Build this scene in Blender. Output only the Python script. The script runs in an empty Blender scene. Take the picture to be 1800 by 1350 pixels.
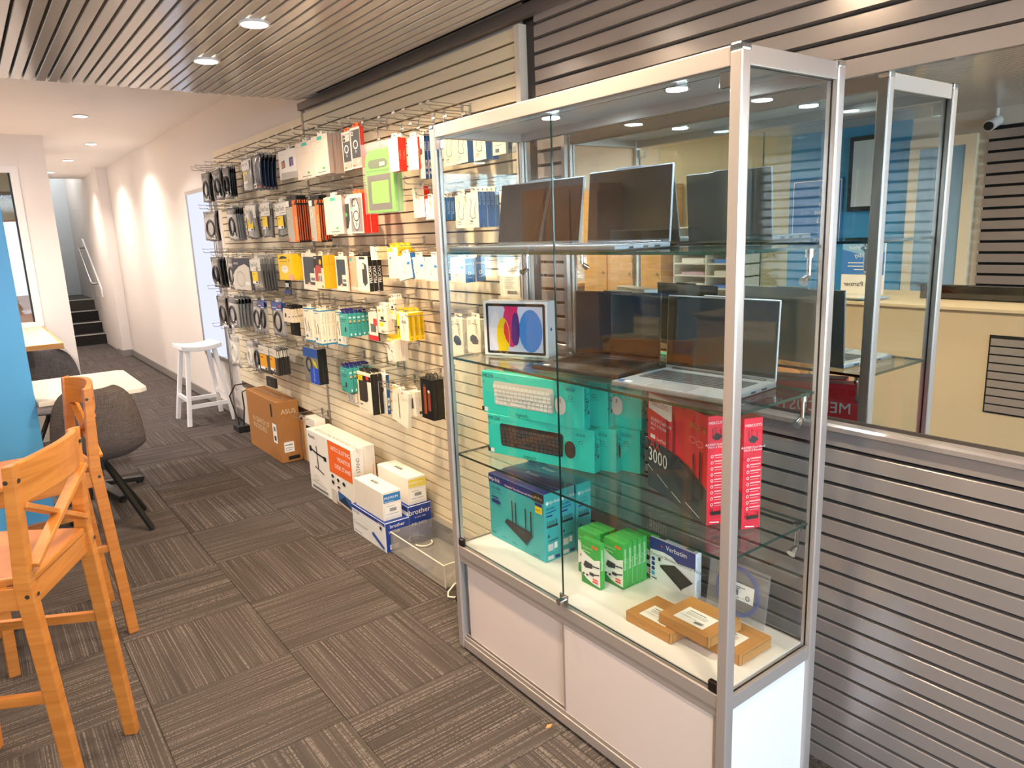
import bpy, bmesh, math, random
from mathutils import Vector, Matrix
random.seed(7)
sc = bpy.context.scene
COL = sc.collection
PI = math.pi

# ------------------------------------------------------------------ camera
CAM = Vector((-1.3334, -0.9643, 1.5899))
YAW, PITCH, ROLL, FPX = 0.6394, 0.2080, -0.0398, 1269.21
_f = Vector((math.sin(YAW)*math.cos(PITCH), math.cos(YAW)*math.cos(PITCH), -math.sin(PITCH)))
_r = Vector((math.cos(YAW), -math.sin(YAW), 0.0))
_u = _r.cross(_f)
_r2 = math.cos(ROLL)*_r + math.sin(ROLL)*_u
_u2 = -math.sin(ROLL)*_r + math.cos(ROLL)*_u
cam_d = bpy.data.cameras.new('camera')
cam_d.sensor_fit = 'HORIZONTAL'; cam_d.sensor_width = 36.0
cam_d.lens = FPX/1800*36.0
cam_d.clip_start = 0.02; cam_d.clip_end = 200
cam = bpy.data.objects.new('camera', cam_d); COL.objects.link(cam)
cam.matrix_world = Matrix(((_r2.x, _u2.x, -_f.x, CAM.x), (_r2.y, _u2.y, -_f.y, CAM.y), (_r2.z, _u2.z, -_f.z, CAM.z), (0, 0, 0, 1)))
sc.camera = cam

# ------------------------------------------------------------------ sky, daylight, exposure
world = bpy.data.worlds.new('sky'); sc.world = world; world.use_nodes = True
bg = world.node_tree.nodes['Background']
bg.inputs[0].default_value = (0.70, 0.84, 1.0, 1); bg.inputs[1].default_value = 6.2
sc.view_settings.view_transform = 'Standard'; sc.view_settings.look = 'None'
sc.view_settings.exposure = 1.47; sc.view_settings.gamma = 1.0
sc.view_settings.use_curve_mapping = False
sc.cycles.use_denoising = True
sc.cycles.max_bounces = 10; sc.cycles.diffuse_bounces = 6; sc.cycles.glossy_bounces = 6
sc.cycles.transmission_bounces = 6; sc.cycles.transparent_max_bounces = 32
sc.cycles.caustics_reflective = False; sc.cycles.caustics_refractive = False
sc.cycles.sample_clamp_indirect = 10.0
WARM = (1.0, 0.76, 0.50); NEUTRAL = (1.0, 0.90, 0.80); COOL = (0.80, 0.93, 1.0)
LAMP_W, CORR_W, LED_W = 7.4, 6.8, 10.0
SHOP_Y = -3.6
pl = bpy.data.lights.new('shopfront_portal', 'AREA'); pl.shape = 'RECTANGLE'; pl.size = 4.6; pl.size_y = 2.2
pl.cycles.is_portal = True
po = bpy.data.objects.new('shopfront_portal', pl); COL.objects.link(po)
po.location = (-1.95, SHOP_Y+0.02, 1.2); po.rotation_euler = (PI/2, 0, 0)

# ------------------------------------------------------------------ materials
def lin(h):
    h = h.lstrip('#'); o = []
    for i in (0, 2, 4):
        c = int(h[i:i+2], 16)/255
        o.append(c/12.92 if c <= 0.04045 else ((c+0.055)/1.055)**2.4)
    return o
_M = {}
def mat(hexc, rough=0.5, metal=0.0, var=0.06, scale=9.0, coat=0.0, bump=0.0, stretch=None, spec=0.5):
    key = (hexc, rough, metal, var, scale, coat, bump, stretch, spec)
    if key in _M: return _M[key]
    m = bpy.data.materials.new('m_'+hexc); m.use_nodes = True
    nt = m.node_tree; N = nt.nodes; L = nt.links; b = N['Principled BSDF']
    c = lin(hexc)
    b.inputs['Roughness'].default_value = rough; b.inputs['Metallic'].default_value = metal
    b.inputs['Specular IOR Level'].default_value = spec
    if coat: b.inputs['Coat Weight'].default_value = coat; b.inputs['Coat Roughness'].default_value = 0.08
    tc = N.new('ShaderNodeTexCoord'); nz = N.new('ShaderNodeTexNoise')
    nz.inputs['Scale'].default_value = scale; nz.inputs['Detail'].default_value = 4
    if stretch:
        mp = N.new('ShaderNodeMapping'); mp.inputs['Scale'].default_value = stretch
        L.new(tc.outputs['Object'], mp.inputs['Vector']); L.new(mp.outputs[0], nz.inputs['Vector'])
    else: L.new(tc.outputs['Object'], nz.inputs['Vector'])
    mx = N.new('ShaderNodeMix'); mx.data_type = 'RGBA'
    mx.inputs[6].default_value = [max(0, x*(1-var)) for x in c]+[1]
    mx.inputs[7].default_value = [min(1, x*(1+var)) for x in c]+[1]
    L.new(nz.outputs['Fac'], mx.inputs[0]); L.new(mx.outputs[2], b.inputs['Base Color'])
    if bump:
        bp = N.new('ShaderNodeBump'); bp.inputs['Strength'].default_value = bump; bp.inputs['Distance'].default_value = 0.004
        L.new(nz.outputs['Fac'], bp.inputs['Height']); L.new(bp.outputs[0], b.inputs['Normal'])
    _M[key] = m; return m
def emat(hexc, strength):
    key = ('e', hexc, strength)
    if key in _M: return _M[key]
    m = bpy.data.materials.new('m_glow_'+hexc); m.use_nodes = True
    nt = m.node_tree; nt.nodes.remove(nt.nodes['Principled BSDF'])
    e = nt.nodes.new('ShaderNodeEmission'); e.inputs[0].default_value = lin(hexc)+[1]; e.inputs[1].default_value = strength
    nt.links.new(e.outputs[0], nt.nodes['Material Output'].inputs[0]); _M[key] = m; return m
def glassmat(name, tint, r0=0.04, gain=0.75, rough=0.0, haze=0.0, power=5.0):
    m = bpy.data.materials.new(name); m.use_nodes = True
    nt = m.node_tree; N = nt.nodes; L = nt.links; N.remove(N['Principled BSDF'])
    tr = N.new('ShaderNodeBsdfTransparent'); tr.inputs[0].default_value = list(tint)+[1]
    gl = N.new('ShaderNodeBsdfGlossy'); gl.inputs['Roughness'].default_value = rough
    gl.inputs[0].default_value = (1, 1, 1, 1)
    lw = N.new('ShaderNodeLayerWeight'); lw.inputs[0].default_value = 0.5
    pw = N.new('ShaderNodeMath'); pw.operation = 'POWER'; pw.inputs[1].default_value = power
    ml = N.new('ShaderNodeMath'); ml.operation = 'MULTIPLY_ADD'; ml.inputs[1].default_value = gain; ml.inputs[2].default_value = r0
    L.new(lw.outputs['Facing'], pw.inputs[0]); L.new(pw.outputs[0], ml.inputs[0])
    mx = N.new('ShaderNodeMixShader'); L.new(ml.outputs[0], mx.inputs[0]); L.new(tr.outputs[0], mx.inputs[1]); L.new(gl.outputs[0], mx.inputs[2])
    out = mx
    if haze:
        df = N.new('ShaderNodeBsdfDiffuse'); df.inputs[0].default_value = (0.8, 0.8, 0.8, 1)
        m2 = N.new('ShaderNodeMixShader'); m2.inputs[0].default_value = haze
        L.new(mx.outputs[0], m2.inputs[1]); L.new(df.outputs[0], m2.inputs[2]); out = m2
    L.new(out.outputs[0], N['Material Output'].inputs[0]); return m
def mirrormat():
    m = bpy.data.materials.new('m_mirror'); m.use_nodes = True
    nt = m.node_tree; nt.nodes.remove(nt.nodes['Principled BSDF'])
    g = nt.nodes.new('ShaderNodeBsdfGlossy'); g.inputs[0].default_value = (0.82, 0.87, 0.85, 1); g.inputs['Roughness'].default_value = 0.0
    nt.links.new(g.outputs[0], nt.nodes['Material Output'].inputs[0]); return m
def carpetmat():
    m = bpy.data.materials.new('m_carpet'); m.use_nodes = True
    nt = m.node_tree; N = nt.nodes; L = nt.links; b = N['Principled BSDF']
    b.inputs['Roughness'].default_value = 0.95; b.inputs['Specular IOR Level'].default_value = 0.1
    tc = N.new('ShaderNodeTexCoord'); oi = N.new('ShaderNodeObjectInfo')
    ad = N.new('ShaderNodeVectorMath'); ad.operation = 'ADD'
    sc_ = N.new('ShaderNodeVectorMath'); sc_.operation = 'SCALE'; sc_.inputs['Scale'].default_value = 37.0
    cb = N.new('ShaderNodeCombineXYZ'); L.new(oi.outputs['Random'], cb.inputs[0]); L.new(oi.outputs['Random'], cb.inputs[2])
    L.new(cb.outputs[0], sc_.inputs[0]); L.new(tc.outputs['Object'], ad.inputs[0]); L.new(sc_.outputs[0], ad.inputs[1])
    def noise(scale3, detail, ramp):
        mp = N.new('ShaderNodeMapping'); mp.inputs['Scale'].default_value = scale3
        nz = N.new('ShaderNodeTexNoise'); nz.inputs['Scale'].default_value = 1.0; nz.inputs['Detail'].default_value = detail
        L.new(ad.outputs[0], mp.inputs[0]); L.new(mp.outputs[0], nz.inputs['Vector'])
        cr = N.new('ShaderNodeValToRGB'); cr.color_ramp.elements[0].position = ramp[0]; cr.color_ramp.elements[1].position = ramp[1]
        L.new(nz.outputs['Fac'], cr.inputs[0]); return cr.outputs[0], nz.outputs['Fac']
    lines, _ = noise((165, 1.0, 1), 3, (0.50, 0.64))
    dots, _ = noise((70, 230, 1), 1, (0.36, 0.52))
    broad, _ = noise((14, 0.6, 1), 2, (0.3, 0.7))
    pile, pf = noise((520, 520, 1), 2, (0.25, 0.75))
    mu = N.new('ShaderNodeMath'); mu.operation = 'MULTIPLY'; L.new(lines, mu.inputs[0]); L.new(dots, mu.inputs[1])
    m1 = N.new('ShaderNodeMix'); m1.data_type = 'RGBA'; m1.inputs[6].default_value = lin('4b4441')+[1]; m1.inputs[7].default_value = lin('59514e')+[1]
    L.new(broad, m1.inputs[0])
    m2 = N.new('ShaderNodeMix'); m2.data_type = 'RGBA'; m2.inputs[7].default_value = lin('847b76')+[1]
    L.new(mu.outputs[0], m2.inputs[0]); L.new(m1.outputs[2], m2.inputs[6])
    m3 = N.new('ShaderNodeMix'); m3.data_type = 'RGBA'; m3.blend_type = 'MULTIPLY'; m3.inputs[0].default_value = 0.35
    L.new(m2.outputs[2], m3.inputs[6]); L.new(pile, m3.inputs[7]); L.new(m3.outputs[2], b.inputs['Base Color'])
    bp = N.new('ShaderNodeBump'); bp.inputs['Strength'].default_value = 0.5; bp.inputs['Distance'].default_value = 0.003
    L.new(pf, bp.inputs['Height']); L.new(bp.outputs[0], b.inputs['Normal'])
    return m
def woodmat(c1, c2, rough=0.35, sx=(3, 3, 38)):
    m = bpy.data.materials.new('m_wood_'+c1); m.use_nodes = True
    nt = m.node_tree; N = nt.nodes; L = nt.links; b = N['Principled BSDF']; b.inputs['Roughness'].default_value = rough
    tc = N.new('ShaderNodeTexCoord'); mp = N.new('ShaderNodeMapping'); mp.inputs['Scale'].default_value = sx
    nz = N.new('ShaderNodeTexNoise'); nz.inputs['Scale'].default_value = 1.0; nz.inputs['Detail'].default_value = 5; nz.inputs['Distortion'].default_value = 1.2
    cr = N.new('ShaderNodeValToRGB'); cr.color_ramp.elements[0].color = lin(c1)+[1]; cr.color_ramp.elements[1].color = lin(c2)+[1]
    cr.color_ramp.elements[0].position = 0.35; cr.color_ramp.elements[1].position = 0.68
    L.new(tc.outputs['Object'], mp.inputs[0]); L.new(mp.outputs[0], nz.inputs['Vector']); L.new(nz.outputs['Fac'], cr.inputs[0]); L.new(cr.outputs[0], b.inputs['Base Color'])
    return m
def fabricmat(c1, c2):
    m = bpy.data.materials.new('m_fabric'); m.use_nodes = True
    nt = m.node_tree; N = nt.nodes; L = nt.links; b = N['Principled BSDF']; b.inputs['Roughness'].default_value = 0.9
    tc = N.new('ShaderNodeTexCoord'); fac = None
    for s in ((260, 260, 18), (18, 18, 260)):
        mp = N.new('ShaderNodeMapping'); mp.inputs['Scale'].default_value = s
        nz = N.new('ShaderNodeTexNoise'); nz.inputs['Scale'].default_value = 1.0; nz.inputs['Detail'].default_value = 2
        L.new(tc.outputs['Object'], mp.inputs[0]); L.new(mp.outputs[0], nz.inputs['Vector'])
        if fac is None: fac = nz.outputs['Fac']
        else:
            a = N.new('ShaderNodeMath'); a.operation = 'ADD'; L.new(fac, a.inputs[0]); L.new(nz.outputs['Fac'], a.inputs[1]); fac = a.outputs[0]
    cr = N.new('ShaderNodeValToRGB'); cr.color_ramp.elements[0].color = lin(c1)+[1]; cr.color_ramp.elements[1].color = lin(c2)+[1]
    cr.color_ramp.elements[0].position = 0.3; cr.color_ramp.elements[1].position = 0.7
    h = N.new('ShaderNodeMath'); h.operation = 'MULTIPLY'; h.inputs[1].default_value = 0.5; L.new(fac, h.inputs[0]); L.new(h.outputs[0], cr.inputs[0]); L.new(cr.outputs[0], b.inputs['Base Color'])
    return m
P = lambda h, r=0.5: mat(h, r, 0.0, 0.04, 14)          # printed card / paper
CHROME = mat('d8d8d8', 0.12, 1.0, 0.03); STEEL = mat('b9b6b2', 0.28, 1.0, 0.04)
ALU = mat('bcb3af', 0.36, 0.5, 0.03, 30, stretch=(1, 1, 30)); BLACK = mat('151515', 0.45, 0, 0.1)
WHITEP = mat('e9e6e4', 0.4, 0, 0.02, 3); GREYS = mat('9c928e', 0.22, 0.30, 0.03, 60)
GREYC = mat('cec8c4', 0.15, 0.15, 0.03, 60); DARKGAP = mat('0b0a0a', 0.8, 0, 0.1)
PLASTER = mat('e6dfda', 0.75, 0, 0.02, 2.5); CEILW = mat('f0ebe7', 0.8, 0, 0.02, 2); SKIRT = mat('8d8783', 0.55, 0, 0.03)
CREAM = mat('eddfc2', 0.42, 0, 0.02, 3); GROOVE = mat('6d5a45', 0.5, 0.3, 0.05)
GLASS = glassmat('m_glass_clear', (0.975, 0.992, 0.988), 0.035, 0.7)
GLASSEDGE = mat('3f8f86', 0.08, 0, 0.1, 20, coat=0.6); SHELFG = glassmat('m_glass_shelf', (0.95, 0.985, 0.975), 0.05, 0.75)
SHELFEDGE = mat('123c34', 0.06, 0, 0.1, 20, coat=0.8); MIRROR = mirrormat(); CARPET = carpetmat()
ACRYL = glassmat('m_acrylic', (0.95, 0.94, 0.92), 0.10, 0.7, 0.03, 0.14)
PINE = woodmat('b06a2a', 'c67f3a'); WALNUT = woodmat('6b4226', '8a5a36'); PINE2 = woodmat('c98c4a', 'dca563', 0.5)
FABRIC = fabricmat('3a3433', '6a5f5b'); BAGP = glassmat('m_bag_plastic', (0.97, 0.97, 0.97), 0.10, 0.55, 0.12, 0.12)
SCREEN = mat('0c0d10', 0.04, 0, 0.1, spec=0.9)

# ------------------------------------------------------------------ mesh helpers
_text_cache = {}
def text_geo(s):
    if s in _text_cache: return _text_cache[s]
    cu = bpy.data.curves.new('lettering', 'FONT'); cu.body = s; cu.size = 1.0; cu.resolution_u = 2
    o = bpy.data.objects.new('lettering', cu)
    me = o.to_mesh()
    vs = [v.co.copy() for v in me.vertices]; fs = [tuple(p.vertices) for p in me.polygons]
    o.to_mesh_clear(); bpy.data.objects.remove(o); bpy.data.curves.remove(cu)
    if vs:
        x0 = min(v.x for v in vs); x1 = max(v.x for v in vs)
    else: x0 = x1 = 0
    _text_cache[s] = (vs, fs, x0, x1); return _text_cache[s]

class MB:
    def __init__(self): self.v = []; self.f = []; self.m = []; self.s = []; self.mats = []; self.M = None
    def mi(self, m):
        if m not in self.mats: self.mats.append(m)
        return self.mats.index(m)
    def add(self, pts, faces, m, smooth=False):
        b = len(self.v)
        for p in pts:
            p = Vector(p); self.v.append(tuple(self.M @ p if self.M else p))
        for i, f in enumerate(faces):
            mm = m[i] if isinstance(m, (list, tuple)) else m
            self.f.append(tuple(b+k for k in f)); self.m.append(self.mi(mm)); self.s.append(smooth)
        return self
    def box(self, x0, y0, z0, x1, y1, z1, m):
        # face order -x +x -y +y -z +z ; m may be a dict
        if isinstance(m, dict): d = m.get('d'); m = [m.get(k, d) for k in ('-x', '+x', '-y', '+y', '-z', '+z')]
        P_ = [(x0, y0, z0), (x1, y0, z0), (x1, y1, z0), (x0, y1, z0), (x0, y0, z1), (x1, y0, z1), (x1, y1, z1), (x0, y1, z1)]
        F_ = [(0, 4, 7, 3), (1, 2, 6, 5), (0, 1, 5, 4), (2, 3, 7, 6), (0, 3, 2, 1), (4, 5, 6, 7)]
        return self.add(P_, F_, m)
    def cyl(self, p0, p1, r0, m, r1=None, n=12, caps=True, smooth=True):
        p0 = Vector(p0); p1 = Vector(p1); r1 = r0 if r1 is None else r1
        d = (p1-p0).normalized(); a = d.orthogonal().normalized(); b = d.cross(a)
        pts = []
        for p, r in ((p0, r0), (p1, r1)):
            for i in range(n):
                t = 2*PI*i/n; pts.append(p+a*math.cos(t)*r+b*math.sin(t)*r)
        self.add(pts, [(i, (i+1) % n, n+(i+1) % n, n+i) for i in range(n)], m, smooth)
        if caps: self.add(pts, [tuple(range(n-1, -1, -1)), tuple(range(n, 2*n))], m)
        return self
    def tube(self, path, r, m, n=6, closed=False):
        path = [Vector(p) for p in path]; k = len(path); pts = []; prev = None
        for i, p in enumerate(path):
            q0 = path[(i-1) % k] if (i > 0 or closed) else p; q1 = path[(i+1) % k] if (i < k-1 or closed) else p
            d = (q1-q0).normalized()
            a = d.orthogonal().normalized() if prev is None else (prev-d*prev.dot(d)).normalized()
            prev = a; b = d.cross(a)
            for j in range(n):
                t = 2*PI*j/n; pts.append(p+a*math.cos(t)*r+b*math.sin(t)*r)
        fs = []
        for i in range(k if closed else k-1):
            for j in range(n):
                i2 = (i+1) % k; fs.append((i*n+j, i*n+(j+1) % n, i2*n+(j+1) % n, i2*n+j))
        self.add(pts, fs, m, True)
        if not closed: self.add(pts, [tuple(range(n-1, -1, -1)), tuple(range((k-1)*n, k*n))], m)
        return self
    def prism(self, pts2, axis, a0, a1, m):
        # extrude a 2-D polygon along axis
        def mk(p, a):
            return {'x': (a, p[0], p[1]), 'y': (p[0], a, p[1]), 'z': (p[0], p[1], a)}[axis]
        n = len(pts2); P_ = [mk(p, a0) for p in pts2]+[mk(p, a1) for p in pts2]
        F_ = [tuple(range(n-1, -1, -1)), tuple(range(n, 2*n))]+[(i, (i+1) % n, n+(i+1) % n, n+i) for i in range(n)]
        return self.add(P_, F_, m)
    def bar(self, p0, p1, w, h, m, up=(0, 0, 1)):
        p0 = Vector(p0); p1 = Vector(p1); d = (p1-p0).normalized(); s = d.cross(Vector(up)).normalized(); t = s.cross(d)
        P_ = []
        for p in (p0, p1):
            for a, b in ((-1, -1), (1, -1), (1, 1), (-1, 1)): P_.append(p+s*a*w/2+t*b*h/2)
        return self.add(P_, [(0, 1, 2, 3), (7, 6, 5, 4), (0, 4, 5, 1), (1, 5, 6, 2), (2, 6, 7, 3), (3, 7, 4, 0)], m)
    # flat print on a face: o = lower-left corner, u,v = edge vectors (full size), list of marks
    def marks(self, o, u, v, lst, lift=0.0004):
        o = Vector(o); u = Vector(u); v = Vector(v); nrm = u.cross(v).normalized(); un_ = u.normalized(); vn = v.normalized()
        for k, q in enumerate(lst):
            base = o+nrm*lift*(1+0.5*k); t = q[0]
            if t == 'r':
                _, a, b, c, d, m = q
                self.add([base+u*a+v*b, base+u*c+v*b, base+u*c+v*d, base+u*a+v*d], [(0, 1, 2, 3)], m)
            elif t == 'p':
                self.add([base+u*a+v*b for a, b in q[1]], [tuple(range(len(q[1])))], q[2])
            elif t == 'e':
                _, a, b, ra, rb, m = q
                self.add([base+u*(a+ra*math.cos(2*PI*i/20))+v*(b+rb*math.sin(2*PI*i/20)) for i in range(20)], [tuple(range(20))], m)
            elif t == 'o':      # ring: centre, radii, line width (metres)
                _, a, b, ra, rb, w, m = q; pts = []
                ul, vl = u.length, v.length
                for i in range(24):
                    c, s = math.cos(2*PI*i/24), math.sin(2*PI*i/24)
                    pts.append(base+u*(a+ra*c)+v*(b+rb*s)); pts.append(base+u*(a+(ra-w/ul)*c)+v*(b+(rb-w/vl)*s))
                self.add(pts, [(2*i, (2*i+2) % 48, (2*i+3) % 48, 2*i+1) for i in range(24)], m)
            elif t == 'l':      # poly line: pts, width
                pts = [base+un_*(u.length*a)+vn*(v.length*b) for a, b in q[1]]; w = q[2]/2
                for i in range(len(pts)-1):
                    d = (pts[i+1]-pts[i])
                    if d.length < 1e-7: continue
                    s = nrm.cross(d.normalized())*w
                    self.add([pts[i]-s, pts[i+1]-s, pts[i+1]+s, pts[i]+s], [(0, 1, 2, 3)], q[3])
            elif t == 't':      # text: x, y (fractions), cap height metres, string, mat, align, rot90
                _, a, b, h, s_, m = q[:6]; al = q[6] if len(q) > 6 else 0; rot = q[7] if len(q) > 7 else 0
                vs, fs, x0, x1 = text_geo(s_)
                if not fs: continue
                sc_ = h/0.73; off = x0+(x1-x0)*al
                U, V = (un_, vn) if not rot else (vn, -un_)
                org = base+u*a+v*b
                self.add([org+U*((p.x-off)*sc_)+V*(p.y*sc_) for p in vs], fs, m)
        return self
    def mesh(self, name, bevel=0, seg=2):
        me = bpy.data.meshes.new(name); me.from_pydata(self.v, [], self.f)
        for m in self.mats: me.materials.append(m)
        for p, mi, s in zip(me.polygons, self.m, self.s): p.material_index = mi; p.use_smooth = s
        me.update()
        if bevel:
            bm = bmesh.new(); bm.from_mesh(me)
            bmesh.ops.remove_doubles(bm, verts=bm.verts, dist=1e-6)
            es = [e for e in bm.edges if len(e.link_faces) == 2 and e.calc_face_angle(0) > 0.6]
            bmesh.ops.bevel(bm, geom=es, offset=bevel, segments=seg, profile=0.6, affect='EDGES', clamp_overlap=True)
            bm.to_mesh(me); bm.free()
            for p in me.polygons: p.use_smooth = False
        return me
    def build(self, name, parent=None, loc=None, bevel=0, seg=2):
        return link(name, self.mesh(name, bevel, seg), parent, loc)

def link(name, me, parent=None, loc=None):
    o = bpy.data.objects.new(name, me); COL.objects.link(o)
    if parent: o.parent = parent
    if loc is not None: o.location = loc
    return o
def tag(o, label=None, cat=None, group=None, kind=None):
    if label: o['label'] = label
    if cat: o['category'] = cat
    if group: o['group'] = group
    if kind: o['kind'] = kind
    return o
def empty(name, loc, rz=0, label=None, cat=None, group=None):
    o = bpy.data.objects.new(name, None); COL.objects.link(o); o.location = loc; o.rotation_euler = (0, 0, rz)
    o.empty_display_size = 0.05
    return tag(o, label, cat, group)
def dup(root, loc, rot=None, label=None, group=None):
    r = root.copy(); COL.objects.link(r); r.location = loc
    if rot is not None: r.rotation_euler = rot
    if label: r['label'] = label
    if group: r['group'] = group
    for ch in list(root.children):
        c = ch.copy(); COL.objects.link(c); c.parent = r
        for g in list(ch.children):
            d = g.copy(); COL.objects.link(d); d.parent = c
    return r
def bx(name, dims, m, parent=None, bevel=0, loc=None, seg=2):
    return MB().box(*dims, m).build(name, parent, loc, bevel, seg)
_ORD = ['zeroth', 'first', 'second', 'third', 'fourth', 'fifth', 'sixth', 'seventh', 'eighth', 'ninth', 'tenth', 'eleventh', 'twelfth', 'thirteenth', 'fourteenth', 'fifteenth', 'sixteenth', 'seventeenth', 'eighteenth', 'nineteenth', 'twentieth', 'twenty-first', 'twenty-second', 'twenty-third', 'twenty-fourth', 'twenty-fifth', 'twenty-sixth', 'twenty-seventh', 'twenty-eighth', 'twenty-ninth', 'thirtieth']
ORD = _ORD + ['thirty-%s' % w for w in _ORD[1:10]] + ['fortieth'] + ['forty-%s' % w for w in _ORD[1:10]]

# ================================================================== THE SETTING
def struct(name, o): o['kind'] = 'structure'; return o
# ---- floor and carpet tiles
TX, TY, OX, OY = 0.508, 0.519, -0.53, 1.13
floor = struct('floor', bx('floor', (-4.5, SHOP_Y, -0.10, 0.56, 16.5, -0.012), CARPET))
tile_me = MB().box(-0.2525, -0.2525, -0.012, 0.2525, 0.2525, 0.0, CARPET).mesh('carpet_tile', 0.002, 1)
ntile = 0
for j in range(-6, 23):
    for k in range(-6, 3):
        xa, xb = OX+TX*k, OX+TX*(k+1); ya, yb = OY+TY*j, OY+TY*(j+1)
        if ya < -2.0 and k < -4: continue
        if k <= -4 and ya > 3.9: continue
        if k == -3 and ya > 8: continue
        xb = min(xb, 0.50)
        o = link('carpet_tile', tile_me, floor, ((xa+xb)/2, (ya+yb)/2, 0))
        al = (j+k) % 2 == 0
        sx, sy = (xb-xa)/0.5062, (yb-ya)/0.5062
        if al: o.scale = (sx, sy, 1)
        else: o.rotation_euler = (0, 0, PI/2); o.scale = (sy, sx, 1)
        ntile += 1
# ---- ceilings
ceil_far = struct('ceiling', bx('ceiling', (-4.5, 3.40, 2.70, 0.56, 12.92, 2.80), CEILW))
bx('bulkhead', (-4.5, 3.37, 2.415, 0.56, 3.42, 2.80), CEILW, ceil_far)
ceil_s = struct('ceiling_slatted', bx('ceiling_slatted', (-4.5, SHOP_Y, 2.445, 0.56, 3.37, 2.50), DARKGAP))
sl = MB().box(-0.0203, 0, 0, 0.0203, 3.41-SHOP_Y, 0.034, GREYC).mesh('ceiling_slat', 0.002, 1)
x = 0.40
while x > -4.45:
    link('ceiling_slat', sl, ceil_s, (x, SHOP_Y, 2.40)); x -= 0.0512
# ---- right-hand wall: grey slats above and below the mirror
wall_right = struct('wall_right', bx('wall_right', (0.522, SHOP_Y, -0.05, 0.60, 1.37, 2.44), DARKGAP))
def wslat(y0, y1, h):
    return MB().prism([(0.497, 0.0), (0.520, -0.004), (0.520, h), (0.4985, h), (0.497, h-0.002)], 'y', y0, y1, GREYS).mesh('grey_slat')
low = wslat(SHOP_Y, 1.275, 0.0405)
for i in range(20): link('grey_slat', low, wall_right, (0, 0, 0.982-0.0515*i))
bx('bottom_rail', (0.497, SHOP_Y, 0.0, 0.52, 1.275, 0.004), GREYS, wall_right)
post = wslat(1.125, 1.275, 0.0405)
for i in range(17): link('grey_slat', post, wall_right, (0, 0, 1.058+0.052*i))
bx('post_edge', (0.495, 1.118, 1.05, 0.52, 1.135, 1.94), GREYS, wall_right)
upm = wslat(SHOP_Y, 1.275, 0.0405)
for i in range(8): link('grey_slat', upm, wall_right, (0, 0, 1.98+0.052*i))
bx('beam', (0.492, SHOP_Y, 1.928, 0.52, 1.275, 1.972), GREYS, wall_right, 0.002)
bx('recess_strip', (0.515, 1.275, 0.0, 0.522, 1.345, 2.36), mat('3a3533', 0.4, 0.3), wall_right)
sill = MB().prism([(0.478, 1.028), (0.52, 1.028), (0.52, 1.052), (0.502, 1.052), (0.484, 1.046), (0.478, 1.040)], 'y', SHOP_Y, 1.275, GREYS).build('sill', wall_right)
bx('sill_lip', (0.500, SHOP_Y, 1.050, 0.506, 1.125, 1.060), mat('5d5652', 0.3, 0.5), wall_right)
fas = struct('trim_1', bx('trim_1', (0.468, SHOP_Y, 2.366, 0.50, 3.555, 2.408), mat('6d6460', 0.35, 0.3)))
bx('trough', (0.424, SHOP_Y, 2.425, 0.47, 3.3, 2.44), DARKGAP, fas)
# ---- mirror
mir = empty('wall_mirror', (0.51, -1.2, 1.05), 0, 'long wall mirror above the lower grey slats, behind the glass cabinet', 'mirror')
MB().box(0.503, SHOP_Y, 1.052, 0.512, 1.12, 1.93, {'d': GLASSEDGE, '-x': MIRROR}).build('mirror_glass', mir, (-0.51, 1.2, -1.05))
# ---- slatwall panels
def slatwall(y0, y1, ztop, zbot, label):
    root = empty('slatwall_display', (0.52, (y0+y1)/2, zbot), 0, label, 'wall panel', 'cream slatwall panels')
    ox = (-0.52, -(y0+y1)/2, -zbot)
    bx('backing', (0.514, y0, zbot, 0.53, y1, ztop), GROOVE, root, 0, ox)
    me = MB().prism([(0.500, 0.0), (0.515, 0.0), (0.515, 0.0470), (0.508, 0.0470), (0.508, 0.0462), (0.500, 0.0462)], 'y', y0, y1, CREAM).mesh('slat')
    n = int((ztop-zbot)/0.0543)
    for i in range(n):
        link('slat', me, root, (ox[0], ox[1], ox[2]+ztop-0.0462-0.0543*i))
    return root
slatwall(1.372, 3.556, 2.353, 0.03, 'cream slatwall panel nearest the glass cabinet')
slatwall(3.582, 5.56, 2.338, 0.33, 'cream slatwall panel farther down the wall, left of the joint')
bx('end_post', (0.478, 1.342, 0.0, 0.53, 1.372, 2.353), mat('d8cdbf', 0.45), struct('trim_2', bx('trim_2', (0.515, 3.556, 0.0, 0.53, 3.582, 2.36), CREAM)))
bx('joint_strip', (0.494, 3.560, 0.1, 0.516, 3.577, 2.37), mat('b9a892', 0.35, 0.5), bpy.data.objects['trim_2'])
MB().cyl((0.44, 5.60, 0.0), (0.44, 5.60, 2.02), 0.012, STEEL, n=8).build('upright_pole')
tag(bpy.data.objects['upright_pole'], 'slim metal upright pole at the far end of the slatwall', 'pole')
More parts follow.
